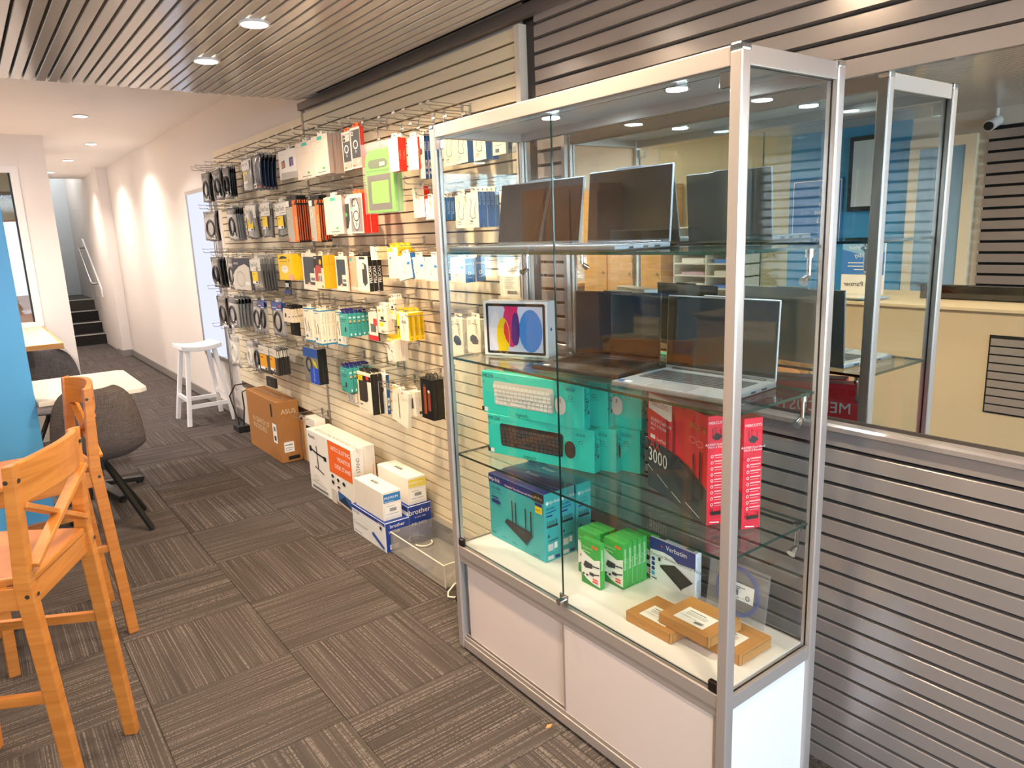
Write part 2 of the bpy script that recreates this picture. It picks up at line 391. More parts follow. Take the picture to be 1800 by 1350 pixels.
# ---- corridor: far right wall, pilaster, stair, end
wc = struct('wall_corridor', bx('wall_corridor', (0.531, 1.37, -0.05, 0.60, 16.4, 4.2), PLASTER))
struct('wall_pilaster', bx('wall_pilaster', (0.40, 11.0, 0.0, 0.529, 11.35, 2.70), PLASTER))
bb = struct('baseboard_right', bx('baseboard_right', (0.515, 5.56, 0.0, 0.53, 11.0, 0.09), SKIRT))
bx('baseboard_return', (0.388, 10.99, 0.0, 0.53, 11.36, 0.09), SKIRT, bb)
bx('baseboard_far', (0.515, 11.36, 0.0, 0.53, 12.9, 0.09), SKIRT, bb)
struct('wall_stair', bx('wall_stair', (0.46, 11.35, 0.0, 0.529, 15.3, 4.2), PLASTER))
lw = struct('wall_left', bx('wall_left', (-0.62, 7.80, 0.0, -0.49, 7.90, 2.70), PLASTER))
bx('pier', (-0.74, 7.80, 0.0, -0.62, 7.90, 2.70), PLASTER, lw)
bx('header', (-3.2, 7.80, 2.40, -0.74, 7.90, 2.70), PLASTER, lw)
bx('dado', (-3.2, 7.80, 0.0, -0.74, 7.90, 0.83), PLASTER, lw)
bx('jamb_side', (-4.4, 7.80, 0.0, -3.2, 7.90, 2.70), PLASTER, lw)
bx('corridor_side', (-0.60, 7.90, 0.0, -0.49, 13.0, 2.70), PLASTER, lw)
bx('stair_side', (-0.14, 12.9, 0.0, -0.06, 16.0, 4.2), PLASTER, lw)
bx('stair_return', (-0.60, 12.9, 0.0, -0.06, 12.98, 2.72), PLASTER, lw)
we = struct('wall_end', bx('wall_end', (-0.2, 15.3, 0.0, 0.6, 15.4, 4.2), mat('cfd2d3', 0.75, 0, 0.02)))
struct('ceiling_stair', bx('ceiling_stair', (-0.2, 12.92, 3.9, 0.6, 15.4, 4.0), CEILW))
struct('wall_header', bx('wall_header', (-0.2, 12.90, 2.70, 0.6, 12.96, 4.0), CEILW))
stair = empty('staircase', (0.2, 12.9, 0), 0, 'carpeted black stairs with pale nosings at the corridor end', 'stairs')
STM = mat('1d1917', 0.8, 0, 0.2, 60); NOSE = mat('b9b3ab', 0.5)
for i in range(4):
    s = bx('step', (-0.26, 0.27*i, 0.0 if i == 0 else 0.18*i-0.02, 0.26, 0.27*(i+1)+0.03 if i < 3 else 2.39, 0.18*(i+1)), STM if i < 3 else mat('4a4440', 0.9, 0, 0.2, 50), stair)
    bx('nosing', (-0.26, 0.27*i-0.012, 0.18*(i+1)-0.014, 0.26, 0.27*i+0.028, 0.18*(i+1)+0.002), NOSE, s)
rail = empty('handrail', (0.43, 13.0, 1.0), 0, 'short steel handrail on a white board beside the stairs', 'handrail')
MB().prism([(12.55, 0.80), (13.9, 1.62), (13.9, 1.76), (12.55, 0.94)], 'x', 0.44, 0.46, WHITEP).build('board', rail, (-0.43, -13.0, -1.0))
MB().tube([(0.45, 12.75, 1.02), (0.36, 12.73, 1.02), (0.345, 12.78, 1.04), (0.345, 13.65, 1.58), (0.36, 13.70, 1.60), (0.45, 13.72, 1.60)], 0.017, STEEL, 8).build('rail_tube', rail, (-0.43, -13.0, -1.0))
# ---- window in the left wall with its lit room behind
w1 = struct('window_1', MB().box(-3.2, 7.79, 2.34, -0.74, 7.86, 2.40, WHITEP).box(-3.2, 7.79, 0.83, -0.74, 7.86, 0.88, WHITEP).box(-0.81, 7.79, 0.88, -0.74, 7.86, 2.34, WHITEP).box(-3.2, 7.79, 0.88, -3.13, 7.86, 2.34, WHITEP).build('window_1'))
bx('gasket', (-0.826, 7.80, 0.88, -0.812, 7.84, 2.34), BLACK, w1)
bx('pane', (-3.13, 7.82, 0.88, -0.826, 7.828, 2.34), GLASS, w1)
ROOMW = mat('d8d6c6', 0.7, 0, 0.03)
rm = struct('wall_back_room', bx('wall_back_room', (-3.9, 11.0, 0.0, -0.6, 11.05, 2.7), ROOMW))
bx('side_wall', (-3.9, 7.9, 0.0, -3.85, 11.0, 2.7), ROOMW, rm)
bx('pink_door', (-1.05, 10.96, 0.0, -0.62, 11.0, 2.0), mat('d8a58e', 0.6), rm)
bx('pipe_track', (-2.4, 9.6, 2.2, -0.7, 9.66, 2.28), mat('6a665f', 0.5), rm)
# ---- lit panel on the corridor wall
w2 = struct('window_2', MB().box(0.503, 5.74, 0.50, 0.53, 6.68, 0.54, STEEL).box(0.503, 5.74, 2.05, 0.53, 6.68, 2.085, STEEL).box(0.503, 5.74, 0.54, 0.53, 5.775, 2.05, STEEL).box(0.503, 6.645, 0.54, 0.53, 6.68, 2.05, STEEL).build('window_2'))
bx('frosted_pane', (0.512, 5.775, 0.54, 0.525, 6.645, 2.05), emat('e4e8ff', 0.40), w2)
# ---- walls on the camera's side (seen in the mirror)
wb = struct('wall_counter', bx('wall_counter', (-4.50, SHOP_Y, -0.05, -4.40, 8.0, 2.75), mat('d6cfc4', 0.7, 0, 0.02)))
bx('blue_wall_section', (-4.40, 2.16, 0.0, -4.385, 3.3, 2.44), mat('3d9ad0', 0.6, 0, 0.03), wb)
bx('cream_section', (-4.40, 3.3, 0.0, -4.385, 5.0, 2.7), mat('d9cda8', 0.7, 0, 0.03), wb)
bsl = MB().box(-4.385, SHOP_Y, 0.0, -4.36, 1.55, 0.066, GREYS).mesh('grey_slat')
bx('slat_backing', (-4.40, SHOP_Y, 0.9, -4.385, 1.55, 2.26), DARKGAP, wb)
for i in range(15): link('grey_slat', bsl, wb, (0, 0, 0.93+0.088*i))
d1 = struct('door_1', MB().box(-4.40, 1.62, 0.0, -4.34, 1.70, 2.22, CREAM).box(-4.40, 2.06, 0.0, -4.34, 2.14, 2.22, CREAM).box(-4.40, 1.70, 2.14, -4.34, 2.06, 2.22, CREAM).build('door_1'))
bx('door_leaf', (-4.39, 1.70, 0.0, -4.35, 2.06, 2.14), mat('8fb3cc', 0.5), d1)
MB().cyl((-4.345, 1.98, 1.0), (-4.30, 1.98, 1.0), 0.012, STEEL).cyl((-4.305, 1.98, 1.0), (-4.305, 1.87, 1.0), 0.010, STEEL).build('handle', d1)
wf = struct('wall_front', bx('wall_front', (-4.5, SHOP_Y-0.1, 2.25, 0.56, SHOP_Y, 2.5), PLASTER))
bx('left_jamb', (-4.5, SHOP_Y-0.1, 0, -4.3, SHOP_Y, 2.25), PLASTER, wf)
bx('right_jamb', (0.35, SHOP_Y-0.1, 0, 0.56, SHOP_Y, 2.25), PLASTER, wf)
for i, xx in enumerate((-4.3, -2.75, -1.2, 0.3)):
    bx('mullion', (xx, SHOP_Y-0.08, 0.0, xx+0.05, SHOP_Y-0.02, 2.25), mat('4c4a49', 0.4, 0.5), wf)
bx('pane', (-4.3, SHOP_Y-0.055, 0.0, 0.35, SHOP_Y-0.047, 2.25), GLASS, wf)
pv = struct('ground_outside', bx('ground_outside', (-9, -16, -0.14, 6, SHOP_Y-0.1, -0.04), mat('8f8b85', 0.85, 0, 0.15, 3)))

# ================================================================== LIGHT FITTINGS
def downlight(x, y, z, r, color, watts, label, group, cone=132, glow=14.0, hexc='fff0dc'):
    t = empty('downlight', (x, y, z), 0, label, 'ceiling light', group)
    MB().tube([(r*1.12*math.cos(a), r*1.12*math.sin(a), -0.002) for a in [2*PI*i/24 for i in range(24)]], 0.006, WHITEP, 6, True).build('trim_ring', t)
    MB().cyl((0, 0, -0.006), (0, 0, -0.003), r, emat(hexc, glow), n=24).build('lens', t)
    l = bpy.data.lights.new('bulb', 'AREA'); l.shape = 'DISK'; l.size = 1.9*r; l.energy = watts; l.color = color; l.spread = math.radians(min(180, cone+20))
    lo = bpy.data.objects.new('bulb', l); COL.objects.link(lo); lo.parent = t; lo.location = (0, 0, -0.012)
    return t
LX = -0.305
spots = [(LX, 2.63), (LX, 1.96), (LX, 1.29), (LX, 0.45), (LX, -0.6), (-1.75, 2.4), (-1.75, 0.7), (-1.75, -1.2), (-3.2, 2.0), (-3.2, 0.3)]  # middle row of lamps is invented, none seen there
lab = ['warm downlight in the slatted ceiling, farther of the two in view', 'warm downlight in the slatted ceiling, nearer and larger of the two in view'] + \
      ['warm ceiling downlight behind the view, %s from the corridor end' % ORD[i] for i in range(3, 11)]
for (x, y), l in zip(spots, lab):
    downlight(x, y, 2.398, 0.048, WARM, LAMP_W if x > -1 else LAMP_W*0.5, l, 'warm downlights in the slatted ceiling')
for i, (x, y) in enumerate([(-0.32, 6.41), (0.0, 8.29), (-0.03, 10.05), (-0.08, 11.77)]):
    downlight(x, y, 2.697, 0.052, NEUTRAL, CORR_W, 'white corridor ceiling downlight, %s from the camera' % (['nearest', 'second', 'third', 'farthest'][i]), 'corridor downlights', 105, 14, 'fffaf2')
for i, (x, y) in enumerate([(-1.9, 4.9), (-1.9, 6.5), (-3.0, 5.7)]):  # added fill lamps out of view, brightening the corridor ceiling and left wall
    downlight(x, y, 2.697, 0.052, NEUTRAL, 16.0, 'white ceiling downlight over the seating corner, %s of three' % ['nearest', 'farthest', 'leftmost'][i], 'seating corner downlights', 150, 14, 'fffaf2')
downlight(-2.2, 9.2, 2.69, 0.06, NEUTRAL, 14, 'ceiling downlight in the room behind the left window', None, 140)
downlight(0.2, 14.2, 3.88, 0.06, COOL, 7, 'ceiling downlight above the staircase', None, 150)

# ================================================================== GLASS DISPLAY CABINET
W_, D_, H_ = 1.244, 0.40, 1.95
cab = empty('display_cabinet', (D_/2, W_/2, 0), 0, 'tall aluminium and glass display cabinet with white lower panels', 'display cabinet')
CO = (-D_/2, -W_/2, 0)
pw = 0.031
for (px, py) in ((0, 0), (D_-pw, 0), (0, W_-pw), (D_-pw, W_-pw)):
    p = MB().box(px, py, 0.012, px+pw, py+pw, H_-0.012, ALU).build('post', cab, CO, 0.006, 3)
    MB().box(px-0.0005, py-0.0005, H_-0.016, px+pw+0.0005, py+pw+0.0005, H_+0.002, CHROME).build('corner_cap', p, None, 0.005, 2)
    MB().cyl((px+pw/2, py+pw/2, 0), (px+pw/2, py+pw/2, 0.014), 0.013, CHROME, n=12).build('foot', p)
def rails(z0, z1, nm, dx=0.004):
    bx(nm, (dx, pw, z0, 0.028, W_-pw, z1), ALU, cab, 0.002, CO)
    bx(nm, (D_-0.028, pw, z0, D_-dx, W_-pw, z1), ALU, cab, 0.002, CO)
    bx(nm, (pw, dx, z0, D_-pw, 0.028, z1), ALU, cab, 0.002, CO)
    bx(nm, (pw, W_-0.028, z0, D_-pw, W_-dx, z1), ALU, cab, 0.002, CO)
rails(1.908, 1.948, 'top_rail'); rails(0.400, 0.438, 'middle_rail'); rails(0.012, 0.046, 'bottom_rail')
bx('door_track', (0.006, pw, 0.374, 0.026, W_-pw, 0.400), ALU, cab, 0.002, CO)
bx('lower_track', (0.007, pw, 0.046, 0.012, W_-pw, 0.062), ALU, cab, 0.001, CO)
bx('lower_track', (0.018, pw, 0.046, 0.023, W_-pw, 0.066), ALU, cab, 0.001, CO)
bx('top_panel', (0.02, 0.02, 1.936, D_-0.02, W_-0.02, 1.946), mat('dfe2e2', 0.25, 0, 0.02), cab, 0, CO)
bx('floor_panel', (0.028, 0.028, 0.430, D_-0.028, W_-0.028, 0.440), mat('efebe8', 0.35, 0, 0.02), cab, 0, CO)
bx('underside_panel', (0.03, 0.03, 0.014, D_-0.03, W_-0.03, 0.024), mat('efebe8', 0.5), cab, 0, CO)
LAM = mat('dccfcc', 0.32, 0, 0.015, 3)
bx('sliding_panel', (0.0195, 0.60, 0.062, 0.0245, 1.185, 0.374), LAM, cab, 0, CO)
bx('sliding_panel', (0.0085, pw+0.012, 0.062, 0.0135, 0.622, 0.374), LAM, cab, 0, CO)
bx('panel_edge', (0.0075, 0.617, 0.060, 0.0145, 0.624, 0.376), ALU, cab, 0, CO)
bx('panel_edge', (0.0075, pw, 0.060, 0.0145, pw+0.012, 0.376), ALU, cab, 0, CO)
bx('end_panel', (pw, 0.012, 0.046, D_-pw, 0.018, 0.400), mat('f2f1f6', 0.3, 0, 0.01, 3), cab, 0, CO)
bx('end_panel', (pw, W_-0.018, 0.046, D_-pw, W_-0.012, 0.400), mat('f2f1f6', 0.3, 0, 0.01, 3), cab, 0, CO)
bx('rear_panel', (D_-0.018, pw, 0.046, D_-0.012, W_-pw, 0.400), LAM, cab, 0, CO)
ge = {'d': GLASSEDGE, '-x': GLASS, '+x': GLASS}; gy = {'d': GLASSEDGE, '-y': GLASS, '+y': GLASS}
bx('end_pane', (pw, 0.014, 0.438, D_-pw, 0.019, 1.908), gy, cab, 0, CO)
bx('end_pane', (pw, W_-0.019, 0.438, D_-pw, W_-0.014, 1.908), gy, cab, 0, CO)
bx('rear_pane', (D_-0.019, pw, 0.438, D_-0.014, W_-pw, 1.908), ge, cab, 0, CO)
DARKMET = mat('4a4340', 0.25, 0.9)
for (ya, yb, hy) in ((pw+0.003, 0.6185, pw), (0.6215, W_-pw-0.003, W_-pw)):
    d = bx('glass_door', (0.010, ya, 0.448, 0.0145, yb, 1.896), {'d': mat('17302c', 0.1, 0, 0.1), '-x': GLASS, '+x': GLASS}, cab, 0, CO)
    s = 1 if hy < 0.5 else -1
    for z0, z1 in ((0.440, 0.468), (1.868, 1.900)):
        MB().box(0.005, min(hy, hy+s*0.03), z0, 0.019, max(hy, hy+s*0.03), z1, CHROME if z0 > 1 else DARKMET).build('hinge', d, None, 0.002, 1)
    if s == 1:
        lk = MB().box(0.002, 0.590, 0.444, 0.009, 0.628, 0.480, CHROME).build('lock', d, None, 0.002, 1)
        MB().cyl((-0.018, 0.609, 0.461), (0.004, 0.609, 0.461), 0.011, CHROME, n=16).build('lock_barrel', d)
for y in (0.34, 0.84):
    l = empty('cabinet_led', (0, 0, 0)); l.parent = cab; l.location = (0.2-D_/2, y-W_/2, 1.935)
    MB().cyl((0, 0, -0.006), (0, 0, 0.002), 0.033, CHROME, n=24).build('led_bezel', l)
    MB().cyl((0, 0, -0.008), (0, 0, -0.006), 0.027, emat('e8fbff', 22.0), n=24).build('led_lens', l)
    ld = bpy.data.lights.new('led', 'SPOT'); ld.energy = LED_W; ld.color = COOL; ld.spot_size = math.radians(150); ld.spot_blend = 0.5; ld.shadow_soft_size = 0.025
    lo = bpy.data.objects.new('led', ld); COL.objects.link(lo); lo.parent = l; lo.location = (0, 0, -0.014)
SH = [1.528, 1.158, 0.797]
for z in SH:
    sh = MB().box(0.026, 0.024, z-0.008, D_-0.026, W_-0.024, z, {'d': SHELFEDGE, '-z': SHELFG, '+z': SHELFG}).build('glass_shelf', cab, CO)
    for (bx_, by_) in ((D_-0.036, 0.05), (D_-0.036, W_-0.05)):
        b = MB().cyl((bx_, by_, z-0.03), (bx_, by_, z-0.008), 0.011, CHROME, n=14).cyl((bx_, by_, z-0.075), (bx_, by_, z-0.03), 0.0065, CHROME, n=10)
        b.cyl((bx_-0.004, by_, z-0.078), (bx_-0.026, by_, z-0.090), 0.008, CHROME, 0.012, n=14)
        b.cyl((bx_, by_, z-0.02), (bx_+0.02, by_, z-0.02), 0.005, CHROME, n=8)
        b.build('shelf_bracket', sh)

# ================================================================== CABINET CONTENTS
def carton(name, label, cat, x0, y0, z0, x1, y1, z1, mats, front=(), side=(), top=(), group=None, rz=0.0, bevel=0.0012, back=()):
    """box with printed faces; front faces -x, side faces -y. Origin at the base centre."""
    cx, cy = (x0+x1)/2, (y0+y1)/2; hx, hy, h = (x1-x0)/2, (y1-y0)/2, z1-z0
    o = MB().box(-hx, -hy, 0, hx, hy, h, mats).build(name, None, (cx, cy, z0), bevel, 1)
    o.rotation_euler = (0, 0, rz); tag(o, label, cat, group)
    if front: MB().marks((-hx, hy, 0), (0, -2*hy, 0), (0, 0, h), front).build('front_print', o)
    if side: MB().marks((-hx, -hy, 0), (2*hx, 0, 0), (0, 0, h), side).build('side_print', o)
    if top: MB().marks((-hx, hy, h), (0, -2*hy, 0), (2*hx, 0, 0), top).build('top_print', o)
    if back: MB().marks((hx, -hy, 0), (0, 2*hy, 0), (0, 0, h), back).build('back_print', o)
    return o
def carton_at(name, label, fr, T, wd, z0, z1, rz, *a, **k):
    cx = fr[0]+T/2*math.cos(rz)-wd/2*math.sin(rz); cy = fr[1]+T/2*math.sin(rz)+wd/2*math.cos(rz)
    return carton(name, label, 'box', cx-T/2, cy-wd/2, z0, cx+T/2, cy+wd/2, z1, *a, rz=rz, **k)
W = P('f5f2ee'); K = P('161616'); TEAL = P('22c3b0', 0.35); TEALD = P('179c94'); GREYT = P('6f7472'); DG = P('3b3f41'); RED = P('e8232f', 0.35); REDD = P('c01624', 0.35)
NAVY = P('2a2f7d', 0.35); ORANGE = P('f26a21'); YEL = P('f7d21a'); BLUE = P('1f76c8'); DBLUE = P('0d4a86'); CARD = mat('b98346', 0.8, 0, 0.06, 40); CARDD = P('7d5528', 0.8)
LGT = P('cfd3d2'); GREEN = P('3fae49', 0.4); GREEND = P('2b8a3a', 0.4)

# ---- tablet box
ip = [('p', [(0.05, 0.06), (0.045, 0.93), (0.06, 0.955), (0.955, 0.955), (0.97, 0.93), (0.965, 0.06), (0.95, 0.04), (0.065, 0.04)], K),
      ('p', [(0.085, 0.085), (0.085, 0.905), (0.93, 0.905), (0.93, 0.085)], P('d6dbef')),
      ('e', 0.195, 0.45, 0.085, 0.36, P('e4e6f3')), ('e', 0.745, 0.47, 0.18, 0.385, P('3f8fe2')),
      ('p', [(0.33, 0.905)]+[(0.445+0.13*math.cos(a), 0.565+0.40*math.sin(a)) for a in [2.35+0.2*i for i in range(24)] if 0.565+0.40*math.sin(a) < 0.90]+[(0.56, 0.905)], P('e3236f')),
      ('e', 0.515, 0.50, 0.062, 0.30, P('4b2a80')), ('e', 0.495, 0.40, 0.05, 0.20, P('6a2c86')),
      ('p', [(0.20, 0.088)]+[(0.315+0.105*math.cos(a), 0.36+0.34*math.sin(a)) for a in [PI+0.95-0.2*i for i in range(26)] if 0.36+0.34*math.sin(a) > 0.09]+[(0.42, 0.088)], P('fbd40f')),
      ('p', [(0.36, 0.65), (0.33, 0.55), (0.33, 0.42), (0.36, 0.30), (0.405, 0.22), (0.42, 0.36), (0.40, 0.52)], P('ef3140')),
      ('o', 0.315, 0.36, 0.105, 0.34, 0.001, P('fff3c0'))]
carton('tablet_box', 'white tablet box printed with overlapping coloured ellipses on the middle shelf', 'box', 0.205-0.028, 1.05-0.13, 1.159, 0.205+0.028, 1.05+0.13, 1.353, {'d': P('f7f7f7', 0.3)}, ip, [('e', 0.45, 0.5, 0.11, 0.03, DBLUE)], rz=0.378)

# ---- keyboard and mouse sets
def kb_marks(kcol, keyc, mcol):
    L = [('t', 0.012, 0.86, 0.0135, 'MK250', K), ('l', [(0.14, 0.885), (0.27, 0.885)], 0.0012, P('2f7d78')), ('o', 0.02, 0.755, 0.008, 0.03, 0.0012, K)]
    L.append(('p', [(0.125, 0.28), (0.118, 0.75), (0.13, 0.80), (0.67, 0.80), (0.682, 0.75), (0.675, 0.28), (0.665, 0.24), (0.135, 0.24)], kcol))
    for r in range(5):
        n = 14
        for c in range(n):
            if r == 0 and 3 < c < 8:
                if c > 4: continue
                a = 0.135+0.0375*3.9; L.append(('r', a, 0.27, a+0.145, 0.34, keyc)); continue
            if r == 0 and c == 3: continue
            a = 0.135+0.038*c+(0.006 if r % 2 else 0); b = 0.27+0.098*r
            L.append(('r', a, b, a+0.032, b+0.076, keyc))
    L += [('p', [(0.755+0.05*math.cos(t)*(0.88+0.12*abs(math.sin(t))), 0.49+0.205*math.sin(t)) for t in [2*PI*i/20 for i in range(20)]], mcol), ('r', 0.752, 0.55, 0.758, 0.64, DG),
          ('t', 0.44, 0.07, 0.013, 'logitech', K, 0.5), ('r', 0.02, 0.07, 0.045, 0.17, K), ('r', 0.05, 0.07, 0.085, 0.17, W),
          ('r', 0.87, 0.84, 0.90, 0.9, TEALD), ('r', 0.905, 0.84, 0.925, 0.9, TEALD), ('r', 0.93, 0.84, 0.95, 0.9, TEALD), ('o', 0.91, 0.70, 0.02, 0.04, 0.0015, DG), ('l', [(0.87, 0.62), (0.95, 0.62)], 0.0012, TEALD)]
    def mv(q):
        f = lambda a: 0.02+(a-0.02)*1.08 if 0.1 < a < 0.84 else a
        if q[0] == 'r' and q[1] < 0.84: return ('r', f(q[1]), q[2], f(q[3]), q[4], q[5])
        if q[0] == 'p': return ('p', [(f(a), b) for a, b in q[1]], q[2])
        return q
    return [mv(q) for q in L]
KBW = kb_marks(P('cfc9be'), P('e8e4da'), P('cdc7bf')); KBB = kb_marks(P('2c2b2b'), P('4d4947'), P('2f2e2e'))
SIDEK = [('t', 0.62, 0.55, 0.022, 'logi', K, 0.5, 1), ('r', 0.2, 0.62, 0.35, 0.9, P('169389')), ('r', 0.2, 0.3, 0.35, 0.55, P('169389')), ('r', 0.55, 0.32, 0.8, 0.40, DG), ('r', 0.45, 0.75, 0.8, 0.78, P('169389'))]
kbs = [(0.228, 0.700, 0.24, 0, 'bottom-row teal keyboard and mouse box showing a black keyboard'), (0.283, 0.655, 0.24, 1, 'bottom-row teal keyboard box in the middle, mostly hidden'), (0.334, 0.596, 0.24, 2, 'bottom-row teal keyboard box at the back, mostly hidden'),
       (0.207, 0.723, 0.19, 3, 'top-row teal keyboard and mouse box showing a white keyboard'), (0.275, 0.684, 0.19, 4, 'top-row teal keyboard box in the middle, mostly hidden'), (0.335, 0.59, 0.19, 5, 'top-row teal keyboard box at the back, showing a white mouse')]
for fx, fy, rz, i, lb in kbs:
    z0 = 0.7975 if i < 3 else 0.9455
    carton_at('keyboard_box', lb, (fx, fy), 0.035 if i != 5 else 0.032, 0.459, z0, z0+0.1475+(0.006 if i > 2 else 0), rz, {'d': TEAL, '-x': P('2fd0bd', 0.3)}, KBB if i < 3 else KBW, SIDEK, group='teal keyboard sets in the cabinet')

# ---- router boxes (teal)
RT = [('r', 0, 0.87, 1, 1, NAVY), ('t', 0.05, 0.905, 0.016, 'tp-link', W), ('e', 0.03, 0.93, 0.016, 0.022, W), ('t', 0.93, 0.905, 0.007, 'Wi-Fi 6', P('e6c26a'), 1.0), ('r', 0.80, 0.86, 0.985, 0.985, P('3a2f28')), ('t', 0.97, 0.905, 0.010, 'Wi-Fi 6', P('e8c77a'), 1.0),
      ('t', 0.32, 0.895, 0.0085, 'Empower Your Devices with Wi-Fi 6', W), ('t', 0.055, 0.78, 0.013, 'AX1800', NAVY), ('t', 0.055, 0.735, 0.007, 'Dual-Band Wi-Fi 6', P('0c6f75')), ('t', 0.055, 0.695, 0.007, 'Router', P('0c6f75')),
      ('p', [(0.055, 0.565), (0.055, 0.62), (0.20, 0.62), (0.235, 0.59), (0.20, 0.565)], NAVY), ('r', 0.055, 0.645, 0.19, 0.67, NAVY), ('r', 0.86, 0.70, 0.975, 0.80, YEL), ('t', 0.87, 0.735, 0.008, 'EASY', K), ('r', 0.86, 0.81, 0.975, 0.85, NAVY),
      ('p', [(0.30, 0.345), (0.34, 0.40), (0.78, 0.36), (0.80, 0.30), (0.70, 0.155)], P('2a2b2f')), ('p', [(0.30, 0.345), (0.70, 0.155), (0.70, 0.13), (0.31, 0.32)], P('17181b')), ('p', [(0.36, 0.37), (0.72, 0.335), (0.62, 0.25)], P('3a3c42')),
      ('r', 0.44, 0.36, 0.458, 0.72, P('232427')), ('r', 0.505, 0.36, 0.523, 0.71, P('232427')), ('r', 0.68, 0.33, 0.698, 0.69, P('232427')), ('r', 0.772, 0.31, 0.795, 0.68, P('232427')),
      ('l', [(0.05, 0.09), (0.13, 0.085)], 0.003, P('0e6b70')), ('l', [(0.25, 0.085), (0.33, 0.08)], 0.003, P('0e6b70')), ('l', [(0.43, 0.075), (0.53, 0.07)], 0.003, P('0e6b70')), ('l', [(0.8, 0.06), (0.92, 0.06)], 0.003, P('0e6b70'))]
RS = [('e', 0.2, 0.86, 0.09, 0.028, W), ('t', 0.32, 0.845, 0.014, 'tp-link', W), ('t', 0.12, 0.76, 0.009, 'AX1800', NAVY), ('l', [(0.12, 0.72), (0.75, 0.73)], 0.003, NAVY), ('r', 0.12, 0.66, 0.5, 0.68, NAVY), ('r', 0.12, 0.50, 0.85, 0.53, P('22262b'))] + \
     [('r', 0.14+0.12*i, 0.53, 0.17+0.12*i, 0.60, P('22262b')) for i in range(6)] + [('p', [(0.15, 0.36), (0.3, 0.36), (0.225, 0.41)], P('15474c')), ('l', [(0.2, 0.30), (0.85, 0.31)], 0.0025, P('15474c')), ('r', 0.15, 0.16, 0.5, 0.26, LGT), ('r', 0.55, 0.18, 0.75, 0.27, W), ('r', 0.12, 0.03, 0.5, 0.09, LGT), ('r', 0.6, 0.03, 0.9, 0.07, NAVY)]
for i, (x0, dy) in enumerate(((0.152, 0), (0.226, 0.004), (0.302, 0.0))):
    carton('router_box', ['teal wireless router box at the left of the cabinet floor, picture facing out', 'teal router box behind the front one, second from the front', 'teal router box against the cabinet back, third from the front'][i], 'box',
           x0, 0.876+dy, 0.4405, x0+0.0715, 1.207+dy, 0.694, {'d': mat('3fb0b4', 0.35, 0, 0.03), '+z': NAVY}, RT, RS, [('t', 0.3, 0.4, 0.02, 'Router', W)], group='teal router boxes')
# ---- red router boxes
MR = [('p', [(0, 0.42), (0, 1), (1, 1), (1, 0.33), (0.72, 0.47), (0.45, 0.50), (0.18, 0.50)], RED), ('p', [(0, 0), (0, 0.50), (0.20, 0.51), (0.45, 0.50), (0.72, 0.46), (1, 0.33), (1, 0)], P('3c3f42', 0.35)),
      ('p', [(0.02, 0.83), (0.02, 0.985), (0.44, 0.985), (0.44, 0.80), (0.40, 0.785)], P('efebe9')), ('t', 0.06, 0.875, 0.0165, 'MERCUSYS', REDD), ('t', 0.06, 0.715, 0.012, 'AX3000 Dual-Band', W), ('t', 0.06, 0.665, 0.012, 'Wi-Fi 6 Router', W), ('t', 0.06, 0.625, 0.007, 'MR80X', W),
      ('r', 0.06, 0.535, 0.15, 0.575, W), ('t', 0.18, 0.535, 0.011, 'EasyMesh', W), ('t', 0.05, 0.425, 0.036, 'AX', RED), ('t', 0.03, 0.29, 0.045, '3000', W),
      ('t', 0.74, 0.83, 0.02, 'Wi-Fi 6', P('c39a4a')), ('o', 0.79, 0.73, 0.05, 0.03, 0.0015, P('f2b5a8')), ('o', 0.90, 0.72, 0.05, 0.03, 0.0015, P('f2b5a8')),
      ('p', [(0.40, 0.30), (0.44, 0.46), (0.56, 0.50), (0.95, 0.32), (0.93, 0.22), (0.72, 0.10)], P('26272a', 0.3)), ('p', [(0.47, 0.36), (0.56, 0.47), (0.76, 0.38), (0.68, 0.28)], P('34353a', 0.25)),
      ('r', 0.36, 0.46, 0.378, 0.80, P('7a1b20')), ('r', 0.47, 0.46, 0.49, 0.88, P('7a1b20')), ('r', 0.80, 0.36, 0.82, 0.60, P('40161a')), ('r', 0.90, 0.33, 0.925, 0.66, P('40161a')),
      ('l', [(0.02, 0.235), (0.12, 0.20)], 0.002, W), ('l', [(0.2, 0.19), (0.4, 0.12)], 0.002, W), ('l', [(0.46, 0.11), (0.62, 0.06)], 0.002, W), ('l', [(0.7, 0.10), (0.92, 0.04)], 0.002, W)]
MS = [('t', 0.5, 0.925, 0.0075, 'MERCUSYS', W, 0.5), ('p', [(0.22, 0.81), (0.5, 0.85), (0.8, 0.81), (0.6, 0.78), (0.4, 0.78)], P('2a2b2f')), ('r', 0.25, 0.82, 0.28, 0.89, K), ('r', 0.4, 0.83, 0.43, 0.9, K), ('r', 0.68, 0.82, 0.71, 0.88, K), ('t', 0.5, 0.735, 0.0065, 'AX3000 Dual-Band', W, 0.5), ('t', 0.5, 0.71, 0.0065, 'Wi-Fi 6 Router', W, 0.5)] + \
     [('l', [(0.36, 0.645-0.055*i), (0.92, 0.645-0.055*i)], 0.0035, P('f6b9bd')) for i in range(9)] + [('l', [(0.36, 0.625-0.055*i), (0.8, 0.625-0.055*i)], 0.002, P('f2a4a8')) for i in range(9)] + [('o', 0.2, 0.64-0.055*i, 0.07, 0.014, 0.0012, W) for i in range(9)] + [('r', 0.18, 0.10, 0.82, 0.13, K), ('r', 0.2, 0.13, 0.25, 0.165, K), ('r', 0.75, 0.13, 0.8, 0.165, K), ('l', [(0.1, 0.04), (0.6, 0.03)], 0.003, W)]
